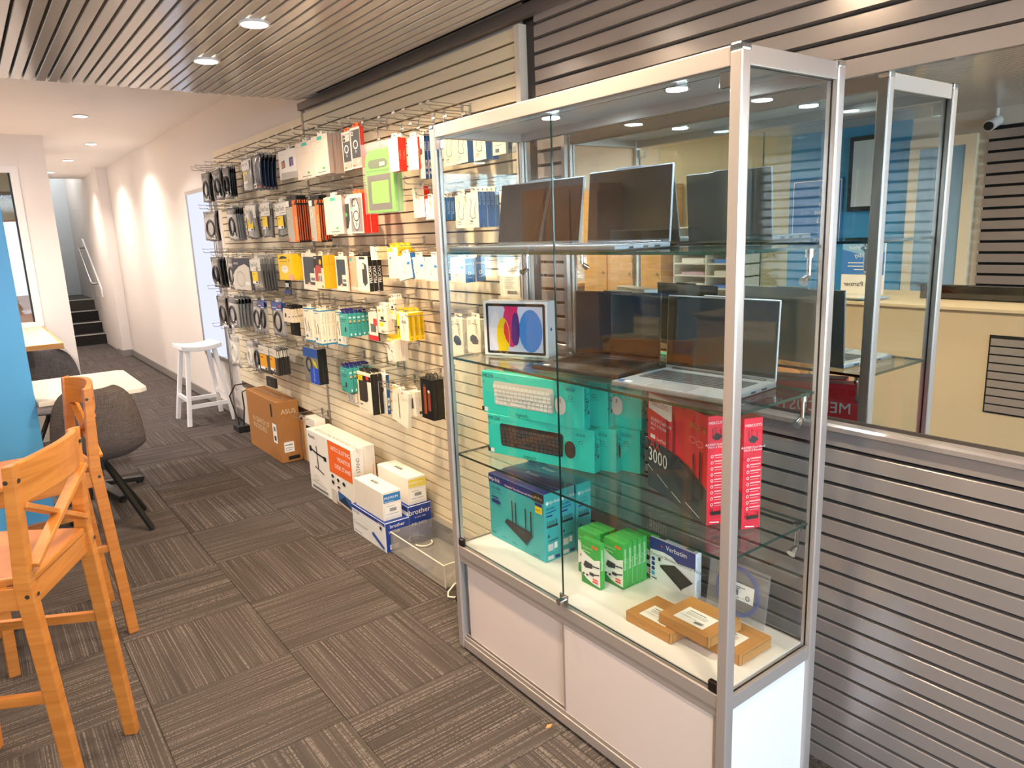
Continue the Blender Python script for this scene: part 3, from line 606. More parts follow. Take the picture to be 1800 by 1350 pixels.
MB_ = [('r', 0, 0.55, 1, 0.96, RED), ('r', 0, 0, 1, 0.55, P('e6e3df')), ('t', 0.1, 0.70, 0.035, 'MERCUSYS', W), ('t', 0.12, 0.44, 0.010, 'Empower Your Wi-Fi', DG), ('l', [(0.12, 0.38), (0.85, 0.38)], 0.002, LGT), ('l', [(0.12, 0.34), (0.85, 0.34)], 0.002, LGT)]
for i, (fx, fy) in enumerate(((0.154, 0.189), (0.198, 0.110))):
    carton_at('red_router_box', ['red and black wireless router box, front one with its picture face out', 'red router box standing behind the corner post, narrow side showing'][i], (fx, fy), 0.055, 0.345, 0.7975, 1.10, -0.37, {'d': P('ee2f45', 0.32)}, MR, MS, [('r', 0, 0, 1, 1, P('9c4a3f', 0.4))], group='red router boxes', back=MB_)
# ---- disc drive box
carton('disc_drive_box', 'white and navy external disc writer box on the cabinet floor', 'box', 0.337, 0.368, 0.4405, 0.366, 0.555, 0.594, {'d': P('eceef0', 0.35)},
       [('p', [(0, 0.72), (0, 1), (1, 1), (1, 0.66), (0.62, 0.63), (0.5, 0.72), (0.3, 0.75)], P('1f2f7f', 0.35)), ('t', 0.36, 0.825, 0.017, 'Verbatim', W), ('p', [(0.27, 0.83), (0.25, 0.92), (0.29, 0.87), (0.33, 0.92)], RED),
        ('t', 0.03, 0.60, 0.0115, 'External Slimline CD/DVD Writer', P('6b6d72')), ('e', 0.08, 0.52, 0.04, 0.045, P('1f2f7f')), ('e', 0.08, 0.41, 0.04, 0.045, P('1f2f7f')), ('e', 0.08, 0.30, 0.04, 0.045, P('1f2f7f')), ('e', 0.08, 0.19, 0.04, 0.045, P('3aa0d8')),
        ('p', [(0.24, 0.44), (0.56, 0.56), (0.96, 0.34), (0.72, 0.10), (0.70, 0.10)], P('2b2928')), ('p', [(0.24, 0.44), (0.24, 0.40), (0.72, 0.06), (0.72, 0.10)], P('151414')), ('r', 0.2, 0.52, 0.25, 0.60, K), ('l', [(0.05, 0.09), (0.17, 0.085)], 0.004, K)],
       [('r', 0.2, 0.55, 0.8, 0.9, P('d9dde0')), ('r', 0.2, 0.15, 0.8, 0.4, P('d2d6da'))], [('r', 0.1, 0.3, 0.3, 0.8, DG), ('r', 0.75, 0.3, 0.92, 0.8, GREYT)])
# ---- green adapter boxes
GA = [('r', 0, 0.62, 1, 1, GREEN), ('p', [(0, 0.0), (0, 0.22), (0.3, 0.12), (0.6, 0.07), (1, 0.05), (1, 0)], GREEND), ('p', [(0, 0.22), (0.3, 0.12), (0.6, 0.07), (1, 0.05), (1, 0.66), (0.7, 0.60), (0.3, 0.66), (0, 0.74)], P('f2f0ea')),
      ('t', 0.08, 0.80, 0.008, 'Simplecom', P('cfe8c8')), ('l', [(0.08, 0.74), (0.5, 0.73)], 0.0025, P('cfe8c8')), ('r', 0.60, 0.86, 0.72, 0.92, ORANGE), ('r', 0.76, 0.86, 0.90, 0.92, ORANGE), ('p', [(0.12, 0.40), (0.22, 0.52), (0.62, 0.50), (0.60, 0.40), (0.25, 0.36)], P('33373a')), ('l', [(0.62, 0.46), (0.98, 0.48)], 0.004, K),
      ('r', 0.45, 0.24, 0.68, 0.31, P('33373a')), ('l', [(0.68, 0.28), (0.98, 0.33)], 0.004, K), ('r', 0.62, 0.17, 0.9, 0.2, RED), ('r', 0.62, 0.11, 0.9, 0.145, RED), ('r', 0.1, 0.2, 0.2, 0.24, K), ('r', 0.28, 0.2, 0.4, 0.24, K)]
GS = [('t', 0.62, 0.42, 0.012, 'Simplecom', P('e8f5e2'), 0, 1)]
GT = [('r', 0.02, 0.1, 0.98, 0.9, P('4db45a', 0.2))]
gl = [(0.158, 0.606, 'green adapter box standing alone at the left front')] + [(0.216+0.0225*i, 0.560, 'green adapter box, %s from the front in the row beside the lone box' % ORD[i+1]) for i in range(5)] + \
     [(0.20+0.0225*i, 0.668, 'green adapter box, %s from the front in the left rear row' % ORD[i+1]) for i in range(4)] + [(0.345, 0.56-0.03, 'green adapter box against the back, behind the disc writer box')]
for x0, y0, lb in gl:
    carton('adapter_box', lb, 'box', x0, y0, 0.4405, x0+0.021, y0+0.088, 0.598, {'d': GREEN}, GA, GS, GT, group='green adapter boxes')
# ---- brown cardboard mailers
LBL = [('r', 0.22, 0.12, 0.80, 0.62, W), ('l', [(0.30, 0.52), (0.62, 0.52)], 0.003, DG), ('l', [(0.30, 0.46), (0.7, 0.46)], 0.0015, GREYT), ('l', [(0.30, 0.42), (0.7, 0.42)], 0.0015, GREYT), ('l', [(0.30, 0.38), (0.7, 0.38)], 0.0015, GREYT)] + \
      [('r', 0.58+0.012*i, 0.18, 0.58+0.012*i+(0.008 if i % 3 else 0.004), 0.26, K) for i in range(14)] + [('t', 0.28, 0.24, 0.006, '1 2 9 0 8 4 7 3 0', DG)]
for i, (x0, y0, x1, y1, z0, lb) in enumerate(((0.088, 0.252, 0.226, 0.425, 0.4405, 'brown cardboard mailer lying under the left edge of the upper one'), (0.147, 0.066, 0.288, 0.236, 0.4405, 'brown cardboard mailer lying at the right, behind the corner post'), (0.108, 0.138, 0.252, 0.314, 0.4745, 'brown cardboard mailer lying on top of the two others'))):
    o = carton('cardboard_mailer', lb, 'box', x0, y0, z0, x1, y1, z0+0.033, {'d': CARD}, [('l', [(0.97, 0.02), (0.97, 0.98)], 0.0018, CARDD), ('l', [(0.3, 0.5), (0.45, 0.5)], 0.001, CARDD)], [('l', [(0.06, 0.02), (0.06, 0.85)], 0.0018, CARDD), ('l', [(0.06, 0.85), (0.95, 0.85)], 0.001, CARDD)], LBL, group='brown cardboard mailers', bevel=0.0015)
# ---- blue patch cable in a clear bag
cb = empty('cable_bag', (0.338, 0.225, 0.441), 0, 'clear plastic bag with a coiled blue network cable and barcode label', 'cable')
cb.rotation_euler = (0, math.radians(8), 0)
MB().box(-0.004, -0.10, 0.002, 0.006, 0.10, 0.165, BAGP).build('bag', cb)
for k in range(3):
    r = 0.074-0.004*k
    MB().tube([(0.001, r*math.cos(a), 0.083+r*math.sin(a)) for a in [2*PI*i/32 for i in range(32)]], 0.003, P('2b4a9e', 0.35), 6, True).build('cable', cb)
MB().marks((-0.0045, 0.055, 0.062), (0, -0.115, 0), (0, 0, 0.05), [('r', 0, 0, 1, 1, W)]+[('r', 0.1+0.03*i, 0.28, 0.1+0.03*i+(0.02 if i % 3 else 0.01), 0.62, K) for i in range(16)]+[('l', [(0.1, 0.8), (0.75, 0.8)], 0.002, DG), ('l', [(0.1, 0.7), (0.6, 0.7)], 0.002, DG), ('l', [(0.1, 0.14), (0.6, 0.14)], 0.002, DG), ('o', 0.85, 0.3, 0.06, 0.14, 0.002, K)]).build('label', cb)

# ---- laptops
def laptop(label, cx, cy, z, rz, w=0.335, d=0.235, lidh=0.225, lean=14, body='6f7276', deck='74787b', keyc='2e3032', screen=SCREEN, rim=None):
    """hinge line at local x=+d/2, opening towards -x; origin at base centre."""
    t = empty('laptop', (cx, cy, z), rz, label, 'laptop', 'open laptops in the cabinet')
    bm_ = mat(body, 0.35, 0.5, 0.03); dm = mat(deck, 0.4, 0.4, 0.03)
    b = MB().box(-d/2, -w/2, 0.002, d/2, w/2, 0.017, {'d': bm_, '+z': dm}).build('base', t, None, 0.004, 2)
    km = MB(); kc = mat(keyc, 0.5)
    for r in range(6):
        n = 14
        for c in range(n):
            if r == 0 and 4 <= c <= 8:
                if c == 4: km.box(-0.035, 0.5*w*0.86-c*w*0.86/n-0.0+0.0-5*w*0.86/n+0.003, 0.0175, -0.022, 0.5*w*0.86-c*w*0.86/n, 0.0186, kc)
                continue
            x0 = -0.035+r*0.0205; y1 = w*0.43-c*w*0.86/n
            km.box(x0, y1-w*0.86/n+0.0025, 0.0172, x0+(0.017 if r < 5 else 0.011), y1, 0.0186, kc)
    km.build('keyboard', b)
    MB().box(-d/2+0.008, -0.062, 0.017, -0.045, 0.062, 0.0174, mat(deck, 0.25, 0.3, 0.02, 5)).build('touchpad', b)
    MB().marks((-d/2+0.008, w/2-0.012, 0.0173), (0, -0.045, 0), (0.02, 0, 0), [('r', 0, 0, 0.42, 1, DBLUE), ('r', 0.5, 0.1, 1, 0.9, W)]).build('stickers', b)
    MB().box(-d*0.25, -w/2-0.0006, 0.006, -d*0.18, -w/2+0.001, 0.011, K).box(-d*0.0, -w/2-0.0006, 0.006, d*0.08, -w/2+0.001, 0.011, K).box(d*0.2, -w/2-0.0006, 0.006, d*0.3, -w/2+0.001, 0.011, K).build('ports', b)
    l = empty('lid', (0, 0, 0)); l.parent = t; l.location = (d/2-0.004, 0, 0.016); l.rotation_euler = (0, math.radians(lean), 0)
    lb = MB().box(0.0, -w/2, 0.0, 0.006, w/2, lidh, bm_).box(-0.0005, -w*0.16, lidh-0.002, 0.006, w*0.16, lidh+0.004, bm_).build('lid_shell', l, None, 0.002, 1)
    MB().box(-0.0012, -w/2+0.004, 0.010, 0.0008, w/2-0.004, lidh-0.004, screen).build('screen', l)
    MB().cyl((-0.002, -w*0.42, 0.001), (-0.002, w*0.42, 0.001), 0.005, mat('2a2b2d', 0.4), n=8).build('hinge', l)
    return t
laptop('charcoal laptop in the middle of the second shelf, wood reflected in its screen', 0.210, 0.668, 1.158, 0.204, 0.325, 0.235, 0.214, 3, '4b4744', '55504c', '24221f')
laptop('silver-grey laptop at the right of the second shelf behind the corner post', 0.197, 0.278, 1.158, 0.076, 0.355, 0.25, 0.216, 3, '8d9296', '8f9498', '3a3d40')
laptop('slim grey laptop at the left of the top shelf, screen dark', 0.142, 0.990, 1.528, 0.04, 0.42, 0.22, 0.212, 8, '70787e', '7a8288', '3a3d40')
laptop('grey laptop at the right of the top shelf, leaning screen', 0.150, 0.578, 1.528, 0.0, 0.338, 0.22, 0.215, 4, '7a8087', '6d7d8c', '31353b')

# ================================================================== SLATWALL STOCK
PLAST = mat('e9e4da', 0.3, 0, 0.03); SMOKE = mat('6a6663', 0.2, 0, 0.3, 34, coat=0.9, bump=0.9); SMOKEB = mat('3f4348', 0.22, 0, 0.25, 26, coat=0.8, bump=0.7); NAVYB = mat('2f3950', 0.22, 0, 0.25, 24, coat=0.8, bump=0.7)
CLEARB = mat('aaa6a1', 0.18, 0, 0.2, 30, coat=0.9, bump=0.8); BKB = mat('17181a', 0.25, 0, 0.2, 20, coat=0.6, bump=0.5); BLUEH = P('27488f', 0.35); CLEARC = mat('e6d9cc', 0.12, 0, 0.08, 12, coat=0.9)
TANS = P('d9a77e', 0.3)
cableL = lambda m: [('l', [(0.30, 0.85), (0.42, 0.72), (0.28, 0.52), (0.24, 0.36), (0.42, 0.26), (0.70, 0.28), (0.66, 0.5), (0.78, 0.72)], 0.003, m), ('t', 0.12, 0.16, 0.010, 'Cable', K), ('l', [(0.12, 0.11), (0.5, 0.11)], 0.002, GREYT)] + [('e', 0.9, 0.26-0.06*i, 0.02, 0.012, GREYT) for i in range(4)]
# style: kind, front, side, top, front marks, side marks, tab, description, category
ST = {
 'bag_black': ('bag', BKB, mat('3b3937', 0.18, 0, 0.45, 34, coat=1.0, bump=1.0), [('r', 0.55, 0.05, 0.8, 0.18, W), ('r', 0.58, 0.08, 0.75, 0.13, GREYT)], 'ring', 'black cable in a glossy bag', 'cable'),
 'bag_ring': ('bag', BKB, CLEARB, [('r', 0.55, 0.10, 0.85, 0.24, W), ('r', 0.6, 0.14, 0.78, 0.19, K)], 'ring', 'black-headed bag with coiled grey cable', 'cable'),
 'bag_navy': ('bag', BKB, NAVYB, [('r', 0.1, 0.02, 0.45, 0.17, W), ('r', 0.16, 0.06, 0.38, 0.11, DG), ('r', 0.5, 0.03, 0.98, 0.06, RED)], None, 'navy cable in a black-headed bag', 'cable'),
 'bag_clear_yellow': ('bag', CLEARB, CLEARB, [('r', 0.12, 0.62, 0.9, 0.92, W), ('t', 0.2, 0.76, 0.022, 'StarTech', K), ('r', 0.2, 0.28, 0.62, 0.57, YEL), ('r', 0.2, 0.2, 0.62, 0.28, W)], None, 'clear cable bag with narrow yellow label', 'cable'),
 'bag_startech': ('bag', CLEARB, SMOKE, [('r', 0.04, 0.60, 0.96, 0.97, P('e8e3da')), ('t', 0.10, 0.74, 0.030, 'StarTech', DG), ('l', [(0.4, 0.66), (0.9, 0.67)], 0.003, GREYT), ('r', 0.16, 0.28, 0.66, 0.58, YEL), ('r', 0.16, 0.20, 0.66, 0.28, W), ('r', 0.45, 0.22, 0.6, 0.27, K), ('r', 0.22, 0.5, 0.4, 0.52, K)], None, 'clear cable bag with yellow label', 'cable'),
 'bag_clear_dark': ('bag', BKB, CLEARB, [('r', 0.6, 0.12, 0.9, 0.25, W)], 'ring', 'clear bag with a dark coiled cable', 'cable'),
 'bag_bluehead': ('bag', BLUEH, CLEARB, [('r', 0, 0.76, 1, 1, BLUEH), ('e', 0.8, 0.9, 0.08, 0.035, RED), ('l', [(0.1, 0.84), (0.5, 0.85)], 0.004, W), ('l', [(0.45, 0.79), (0.92, 0.79)], 0.006, W)], 'ring', 'blue-headed cable pack with black cable', 'cable'),
 'bag_white_cable': ('bag', CLEARB, P('ded7cc', 0.3), [('r', 0.3, 0.1, 0.9, 0.2, W)], 'ringw', 'bag with a white cable', 'cable'),
 'bag_small': ('bag', BKB, SMOKEB, [('r', 0, 0, 1, 0.28, BLUEH), ('r', 0.3, 0.5, 0.8, 0.8, W)], None, 'small dark pouch dangling below yellow packs', 'adapter'),
 'card_white_phones': ('box', P('f1ece8', 0.3), P('e2dcd6'), [('p', [(0.15, 0.36), (0.15, 0.62), (0.31, 0.66), (0.33, 0.40)], P('23305f')), ('p', [(0.17, 0.38), (0.19, 0.6), (0.28, 0.62), (0.30, 0.40)], P('c8793f')), ('p', [(0.56, 0.40), (0.56, 0.70), (0.74, 0.73), (0.76, 0.44)], P('23305f')), ('p', [(0.62, 0.42), (0.64, 0.66), (0.72, 0.66), (0.73, 0.45)], P('8f6fb0')), ('l', [(0.1, 0.85), (0.3, 0.86)], 0.003, LGT), ('r', 0.1, 0.02, 0.95, 0.22, P('b9b2ab'))], None, 'plastic', 'white pack with two phone pictures', 'package'),
 'case_clear': ('box', CLEARC, mat('b49a8c', 0.15, 0, 0.1, coat=0.8), [('r', 0.03, 0.02, 0.97, 0.86, P('eadccf', 0.15)), ('r', 0.38, 0.88, 0.66, 0.97, P('3fb8a8')), ('o', 0.5, 0.76, 0.32, 0.08, 0.003, P('c9b7a8')), ('o', 0.5, 0.42, 0.40, 0.46, 0.002, P('f6ece2')), ('e', 0.66, 0.16, 0.07, 0.03, GREEN), ('l', [(0.3, 0.07), (0.8, 0.07)], 0.004, GREYT)], None, 'plastic', 'clear phone case in a transparent pack', 'phone case'),
 'case_dark_ring': ('box', P('d9d2cd', 0.3), P('3a3735'), [('r', 0.10, 0.05, 0.95, 0.94, P('3a3a3c', 0.3)), ('r', 0.2, 0.74, 0.9, 0.93, P('c9c4bf')), ('e', 0.32, 0.88, 0.10, 0.035, K), ('e', 0.32, 0.79, 0.10, 0.035, K), ('o', 0.5, 0.55, 0.24, 0.11, 0.006, W), ('r', 0.47, 0.35, 0.53, 0.41, W), ('r', 0.1, 0.04, 0.95, 0.22, P('b7a9a2')), ('r', 0.1, 0.05, 0.4, 0.09, ORANGE)], None, 'orange', 'black phone case with a white ring', 'phone case'),
 'case_dark_red': ('box', P('d9d2cd', 0.3), P('f0361a', 0.35), [('r', 0.08, 0.05, 0.97, 0.94, P('3a3a3c', 0.3)), ('o', 0.22, 0.86, 0.12, 0.05, 0.004, W), ('o', 0.5, 0.58, 0.24, 0.11, 0.006, W), ('r', 0.47, 0.38, 0.53, 0.44, W), ('r', 0.08, 0.04, 0.97, 0.25, P('b7a9a2')), ('r', 0.1, 0.05, 0.4, 0.09, ORANGE), ('e', 0.7, 0.16, 0.12, 0.05, P('e8c0a8'))], None, 'orange', 'black phone case with red side', 'phone case'),
 'tablet_green': ('tab', GREEN, K, [], [], None, 'lime green tablet case with grey window', 'tablet case'),
 'box_white_red': ('box', P('f6ecd8'), P('f03018', 0.35), [('l', [(0.3, 0.92), (0.26, 0.6), (0.32, 0.42), (0.45, 0.40), (0.5, 0.6), (0.5, 0.92)], 0.002, LGT), ('l', [(0.1, 0.14), (0.9, 0.15)], 0.0015, LGT), ('l', [(0.1, 0.07), (0.7, 0.07)], 0.004, LGT), ('e', 0.82, 0.45, 0.05, 0.02, LGT)], [('t', 0.62, 0.35, 0.012, 'Cable', P('f59a80'), 0, 1)], 'clip', 'white cable box with a red side', 'box'),
 'box_white_blue_tall': ('box', P('f6efe0'), P('155089', 0.35), [('e', 0.45, 0.62, 0.22, 0.08, P('5a5550')), ('l', [(0.5, 0.36), (0.45, 0.26)], 0.004, DG), ('l', [(0.2, 0.9), (0.7, 0.8)], 0.002, RED)], [('t', 0.65, 0.62, 0.010, 'comsol', W, 0, 1), ('r', 0.15, 0.22, 0.8, 0.42, LGT), ('r', 0.3, 0.28, 0.65, 0.36, GREYT), ('o', 0.45, 0.13, 0.22, 0.03, 0.002, W)], 'clip', 'tall white box with a blue side', 'box'),
 'box_cable_white': ('box', P('f0e4cd'), P('d9cdb8'), cableL(GREYT), [], 'clip', 'white cable box with a pale cable picture', 'box'),
 'box_cable_white_blue': ('box', P('f0e4cd'), P('2a6aa8', 0.35), cableL(K), [('t', 0.62, 0.62, 0.011, 'ALOGIC', P('9fc3e2'), 0, 1)], 'clip', 'blue-sided cable box with dark cable picture', 'box'),
 'card_label': ('box', P('d8d2c6'), P('b9b3a8'), [('l', [(0.15, 0.45), (0.7, 0.48)], 0.002, GREYT), ('r', 0.2, 0.12, 0.5, 0.3, DG)], [], 'plastic', 'pale card with a printed code', 'package'),
 'card_grey': ('box', P('aab0b0'), P('9aa0a0'), [('r', 0.2, 0.2, 0.5, 0.8, P('6f7c86')), ('r', 0.6, 0.3, 0.9, 0.9, LGT)], [], 'plastic', 'small grey blister card', 'package'),
 'case_orange': ('box', P('15110f', 0.4), P('15110f', 0.4), [('r', 0.04, 0.02, 0.62, 0.83, P('bdb5a8', 0.3)), ('r', 0.60, 0.02, 0.97, 0.86, P('ef7a2b')), ('t', 0.88, 0.06, 0.022, 'THUNDER', P('ffd9a8'), 0, 1), ('o', 0.22, 0.66, 0.13, 0.10, 0.004, P('e8efe2')), ('r', 0.05, 0.84, 0.35, 0.97, W), ('p', [(0.60, 0.88), (0.62, 0.97), (0.95, 0.97), (0.75, 0.86)], ORANGE), ('r', 0.08, 0.04, 0.22, 0.10, ORANGE)], [('r', 0.25, 0.05, 0.75, 0.85, P('b5491a')), ('r', 0.3, 0.9, 0.8, 0.97, ORANGE)], 'black', 'black and orange phone case box', 'phone case'),
 'case_black_green': ('box', P('f0e6d2'), P('e2d5bd'), [('r', 0.10, 0.16, 0.85, 0.86, P('34383a')), ('e', 0.38, 0.55, 0.18, 0.06, P('5fbf7a')), ('p', [(0.6, 0.16), (0.85, 0.40), (0.85, 0.16)], P('f0e6d2'))], [], 'plastic', 'dark phone case pack with a green dot', 'phone case'),
 'case_ring_red': ('box', P('d8cdc6', 0.3), P('f02a18', 0.35), [('r', 0.06, 0.04, 0.94, 0.90, P('8f888b', 0.3)), ('o', 0.46, 0.48, 0.30, 0.42, 0.006, P('3a3537')), ('e', 0.46, 0.48, 0.26, 0.38, P('d8cbc4', 0.2)), ('o', 0.34, 0.78, 0.14, 0.10, 0.005, K), ('o', 0.48, 0.44, 0.22, 0.14, 0.006, K), ('r', 0.46, 0.18, 0.52, 0.28, K), ('e', 0.16, 0.62, 0.09, 0.06, P('7fc8a8'))], [], 'orange', 'clear ringed phone case with red side', 'phone case'),
 'box_white_thin': ('box', P('f2e8d4'), P('e2d6c0'), [('l', [(0.55, 0.85), (0.8, 0.6), (0.5, 0.4), (0.85, 0.2)], 0.002, GREYT), ('l', [(0.15, 0.9), (0.4, 0.9)], 0.003, DG), ('l', [(0.2, 0.12), (0.6, 0.12)], 0.002, GREYT)], [], 'plastic', 'slim white cable box', 'box'),
 'box_wallz_side': ('box', P('efe6d6'), P('27609b', 0.35), [], [('t', 0.62, 0.25, 0.011, 'ALOGIC', P('b5d0e8'), 0, 1)], 'clip', 'white box with a blue side', 'box'),
 'card_navy_loop': ('box', P('d7cfc2', 0.3), P('6a6560'), [('p', [(0, 0.66), (0, 1), (1, 1), (1, 0.70), (0.75, 0.82), (0.4, 0.74), (0.15, 0.60), (0, 0.45)], P('272b3f')), ('t', 0.1, 0.80, 0.017, 'ASTROTEK', W), ('o', 0.45, 0.34, 0.26, 0.26, 0.010, P('b9b2a6')), ('o', 0.45, 0.34, 0.20, 0.20, 0.006, P('c9c2b6')), ('r', 0.70, 0.16, 0.97, 0.26, W)], [], 'plastic', 'navy-topped card with white cable loop', 'cable'),
 'card_yellow': ('box', P('f7cf12', 0.35), P('f0c40e', 0.35), [('p', [(0.1, 0.86), (0.3, 0.95), (0.6, 0.90), (0.65, 0.84), (0.1, 0.82)], K), ('t', 0.74, 0.66, 0.03, '+', K), ('l', [(0.1, 0.72), (0.65, 0.73)], 0.003, P('8a6f0a')), ('e', 0.45, 0.42, 0.24, 0.15, P('f3ecd8')), ('e', 0.28, 0.57, 0.07, 0.045, P('cfc9b8')), ('e', 0.86, 0.10, 0.18, 0.12, P('f0a99a')), ('e', 0.4, 0.45, 0.02, 0.02, K), ('e', 0.52, 0.46, 0.02, 0.02, K)], [], 'plastic', 'yellow pack with round white device', 'package'),
 'case_white_dark': ('box', P('ebdccb'), P('d8c6b2'), [('r', 0.10, 0.14, 0.88, 0.90, P('3b434b', 0.3)), ('t', 0.15, 0.925, 0.010, 'ESR', RED), ('r', 0.55, 0.22, 0.95, 0.46, P('ecdccb')), ('r', 0.6, 0.26, 0.9, 0.34, GREYT), ('p', [(0.3, 0.14), (0.45, 0.22), (0.6, 0.14)], P('e2b5a0'))], [], 'card', 'white phone case box with a dark window', 'phone case'),
 'case_yellow_side': ('box', P('efe0c4'), P('f6ac10', 0.4), [('r', 0.02, 0.62, 0.98, 0.99, P('26221f')), ('t', 0.10, 0.90, 0.012, 'UAG', W), ('e', 0.72, 0.80, 0.12, 0.08, P('e8a830')), ('p', [(0.10, 0.22), (0.10, 0.62), (0.35, 0.72), (0.8, 0.68), (0.8, 0.22)], P('b04038', 0.35)), ('r', 0.45, 0.2, 0.9, 0.46, P('e8d8c8')), ('r', 0.5, 0.22, 0.62, 0.40, GREYT), ('r', 0.68, 0.22, 0.8, 0.40, GREYT), ('e', 0.82, 0.07, 0.1, 0.035, P('b5a01a'))], [('l', [(0.1, 0.72), (0.9, 0.72)], 0.002, P('c98c0a'))], 'card', 'red phone case box with a yellow side', 'phone case'),
 'case_pink': ('box', P('e0ac8a', 0.25), P('e8b48e', 0.3), [('o', 0.55, 0.50, 0.32, 0.40, 0.004, P('f0cdb8')), ('e', 0.5, 0.9, 0.12, 0.05, P('55b8bd')), ('o', 0.45, 0.74, 0.16, 0.08, 0.003, P('f0cdb8')), ('r', 0.3, 0.02, 0.95, 0.12, P('ecc9b2'))], [], 'plastic', 'peach clear phone case pack', 'phone case'),
 'case_pelican': ('box', P('efe6cf'), P('121110', 0.4), [('p', [(0.45, 0.26), (0.45, 0.76), (0.55, 0.82), (0.80, 0.78), (0.86, 0.70), (0.86, 0.24), (0.62, 0.15)], P('3a3836')), ('r', 0.48, 0.64, 0.64, 0.78, P('e8dcc8')), ('r', 0.25, 0.92, 0.75, 0.98, K)] + [('e', 0.22, 0.68-0.13*i, 0.03, 0.012, GREYT) for i in range(5)], [('t', 0.72, 0.25, 0.016, 'PELICAN', W, 0, 1)], 'black', 'white phone case box with black sides', 'phone case'),
 'box_white_small': ('box', P('f4e9d2'), P('efd9a8'), [('l', [(0.3, 0.85), (0.3, 0.2)], 0.002, GREYT), ('e', 0.5, 0.45, 0.06, 0.04, DG), ('l', [(0.6, 0.9), (0.6, 0.3)], 0.002, LGT)], [], None, 'small cream carton', 'box'),
 'box_white_yellow': ('box', P('f4e9cf'), P('f7bd0c', 0.35), [('r', 0.05, 0.86, 0.5, 0.98, YEL), ('e', 0.25, 0.66, 0.08, 0.03, DG), ('l', [(0.25, 0.64), (0.3, 0.3)], 0.0025, GREYT), ('o', 0.6, 0.72, 0.16, 0.12, 0.002, LGT), ('l', [(0.1, 0.1), (0.6, 0.1)], 0.004, LGT)], [('t', 0.5, 0.80, 0.014, 'A', K, 0.5)], 'yellow', 'white charging box with yellow side', 'box'),
 'box_wallz': ('box', P('f5ead2'), P('1a5f9d', 0.35), [('p', [(0.28, 0.42), (0.44, 0.78), (0.62, 0.58), (0.46, 0.22)], P('eadfc8')), ('o', 0.45, 0.5, 0.17, 0.27, 0.0015, LGT), ('e', 0.42, 0.30, 0.03, 0.03, P('b5563a')), ('e', 0.80, 0.62, 0.12, 0.06, P('2f7cc4')), ('l', [(0.12, 0.9), (0.4, 0.91)], 0.003, LGT), ('l', [(0.2, 0.1), (0.7, 0.1)], 0.0015, LGT)], [('t', 0.5, 0.72, 0.009, 'WAVLZ', W, 0.5), ('o', 0.45, 0.38, 0.16, 0.08, 0.003, W), ('l', [(0.2, 0.2), (0.7, 0.2)], 0.003, P('9fc3e2'))], 'clip', 'white charger box with a blue side', 'box'),
 'card_startech': ('box', P('e2d9c6', 0.3), P('c9bfae'), [('t', 0.12, 0.82, 0.017, 'StarTech.com', DG), ('l', [(0.45, 0.76), (0.9, 0.77)], 0.0025, GREYT), ('r', 0.18, 0.04, 0.95, 0.66, P('f0e8d6'))] + [('l', [(0.25, 0.58-0.05*i), (0.75-0.05*(i % 3), 0.58-0.05*i)], 0.0015, GREYT) for i in range(7)] + [('r', 0.40+0.03*i, 0.10, 0.40+0.03*i+(0.02 if i % 3 else 0.012), 0.2, K) for i in range(17)], [], 'plastic', 'cream card with a barcode sheet seen through the cabinet', 'package'),
 'card_small': ('box', P('efdfc4'), P('e2cfb0'), [('e', 0.28, 0.5, 0.10, 0.18, K), ('r', 0.62, 0.36, 0.78, 0.44, DG)], [('r', 0.3, 0.42, 0.7, 0.50, DG)], 'black', 'small cream adapter card', 'package'),
 'box_black_small': ('box', P('1b1817', 0.4), P('1b1817', 0.4), [('r', 0.35, 0.4, 0.42, 0.7, P('8a8580'))], [], None, 'small black box', 'box'),
 'box_white_bluetrim': ('box', P('f2e7d0'), P('efe2c8'), [('r', 0, 0, 1, 0.045, P('1f83b0')), ('r', 0, 0.95, 1, 0.985, P('1f83b0')), ('l', [(0.15, 0.9), (0.7, 0.9)], 0.004, P('2a5f9a')), ('l', [(0.2, 0.7), (0.15, 0.55), (0.3, 0.45), (0.25, 0.3)], 0.006, P('4a4540')), ('l', [(0.55, 0.6), (0.6, 0.45), (0.55, 0.3)], 0.006, P('4a4540')), ('e', 0.28, 0.16, 0.14, 0.035, P('2a6fb0'))] + [('e', 0.8, 0.36-0.05*i, 0.05, 0.012, DG) for i in range(5)], [('r', 0, 0, 1, 0.045, P('1f83b0')), ('r', 0, 0.95, 1, 0.985, P('1f83b0')), ('l', [(0.5, 0.9), (0.5, 0.7)], 0.002, GREYT), ('l', [(0.5, 0.55), (0.5, 0.25)], 0.002, GREYT), ('o', 0.5, 0.64, 0.2, 0.035, 0.0015, P('a8a040')), ('e', 0.5, 0.12, 0.22, 0.022, P('5f8fb8'))], 'card', 'tall cream cable box with blue trim', 'box'),
 'box_teal': ('box', P('43a79c', 0.35), P('3f9f95', 0.35), [('t', 0.15, 0.86, 0.010, 'tp-link', W), ('l', [(0.15, 0.74), (0.8, 0.75)], 0.004, P('2a4f6a')), ('l', [(0.15, 0.66), (0.7, 0.67)], 0.003, P('2a4f6a')), ('r', 0.55, 0.22, 0.70, 0.42, P('14272a'))], [('r', 0.2, 0.80, 0.8, 0.88, P('bfe5dd')), ('r', 0.3, 0.60, 0.72, 0.72, P('d8b26a')), ('r', 0.3, 0.58, 0.72, 0.62, K), ('l', [(0.3, 0.42), (0.7, 0.42)], 0.002, P('2a4f6a')), ('l', [(0.3, 0.3), (0.7, 0.3)], 0.002, P('2a4f6a')), ('e', 0.5, 0.10, 0.16, 0.05, W)], 'purple', 'teal adapter box with purple hang tab', 'box'),
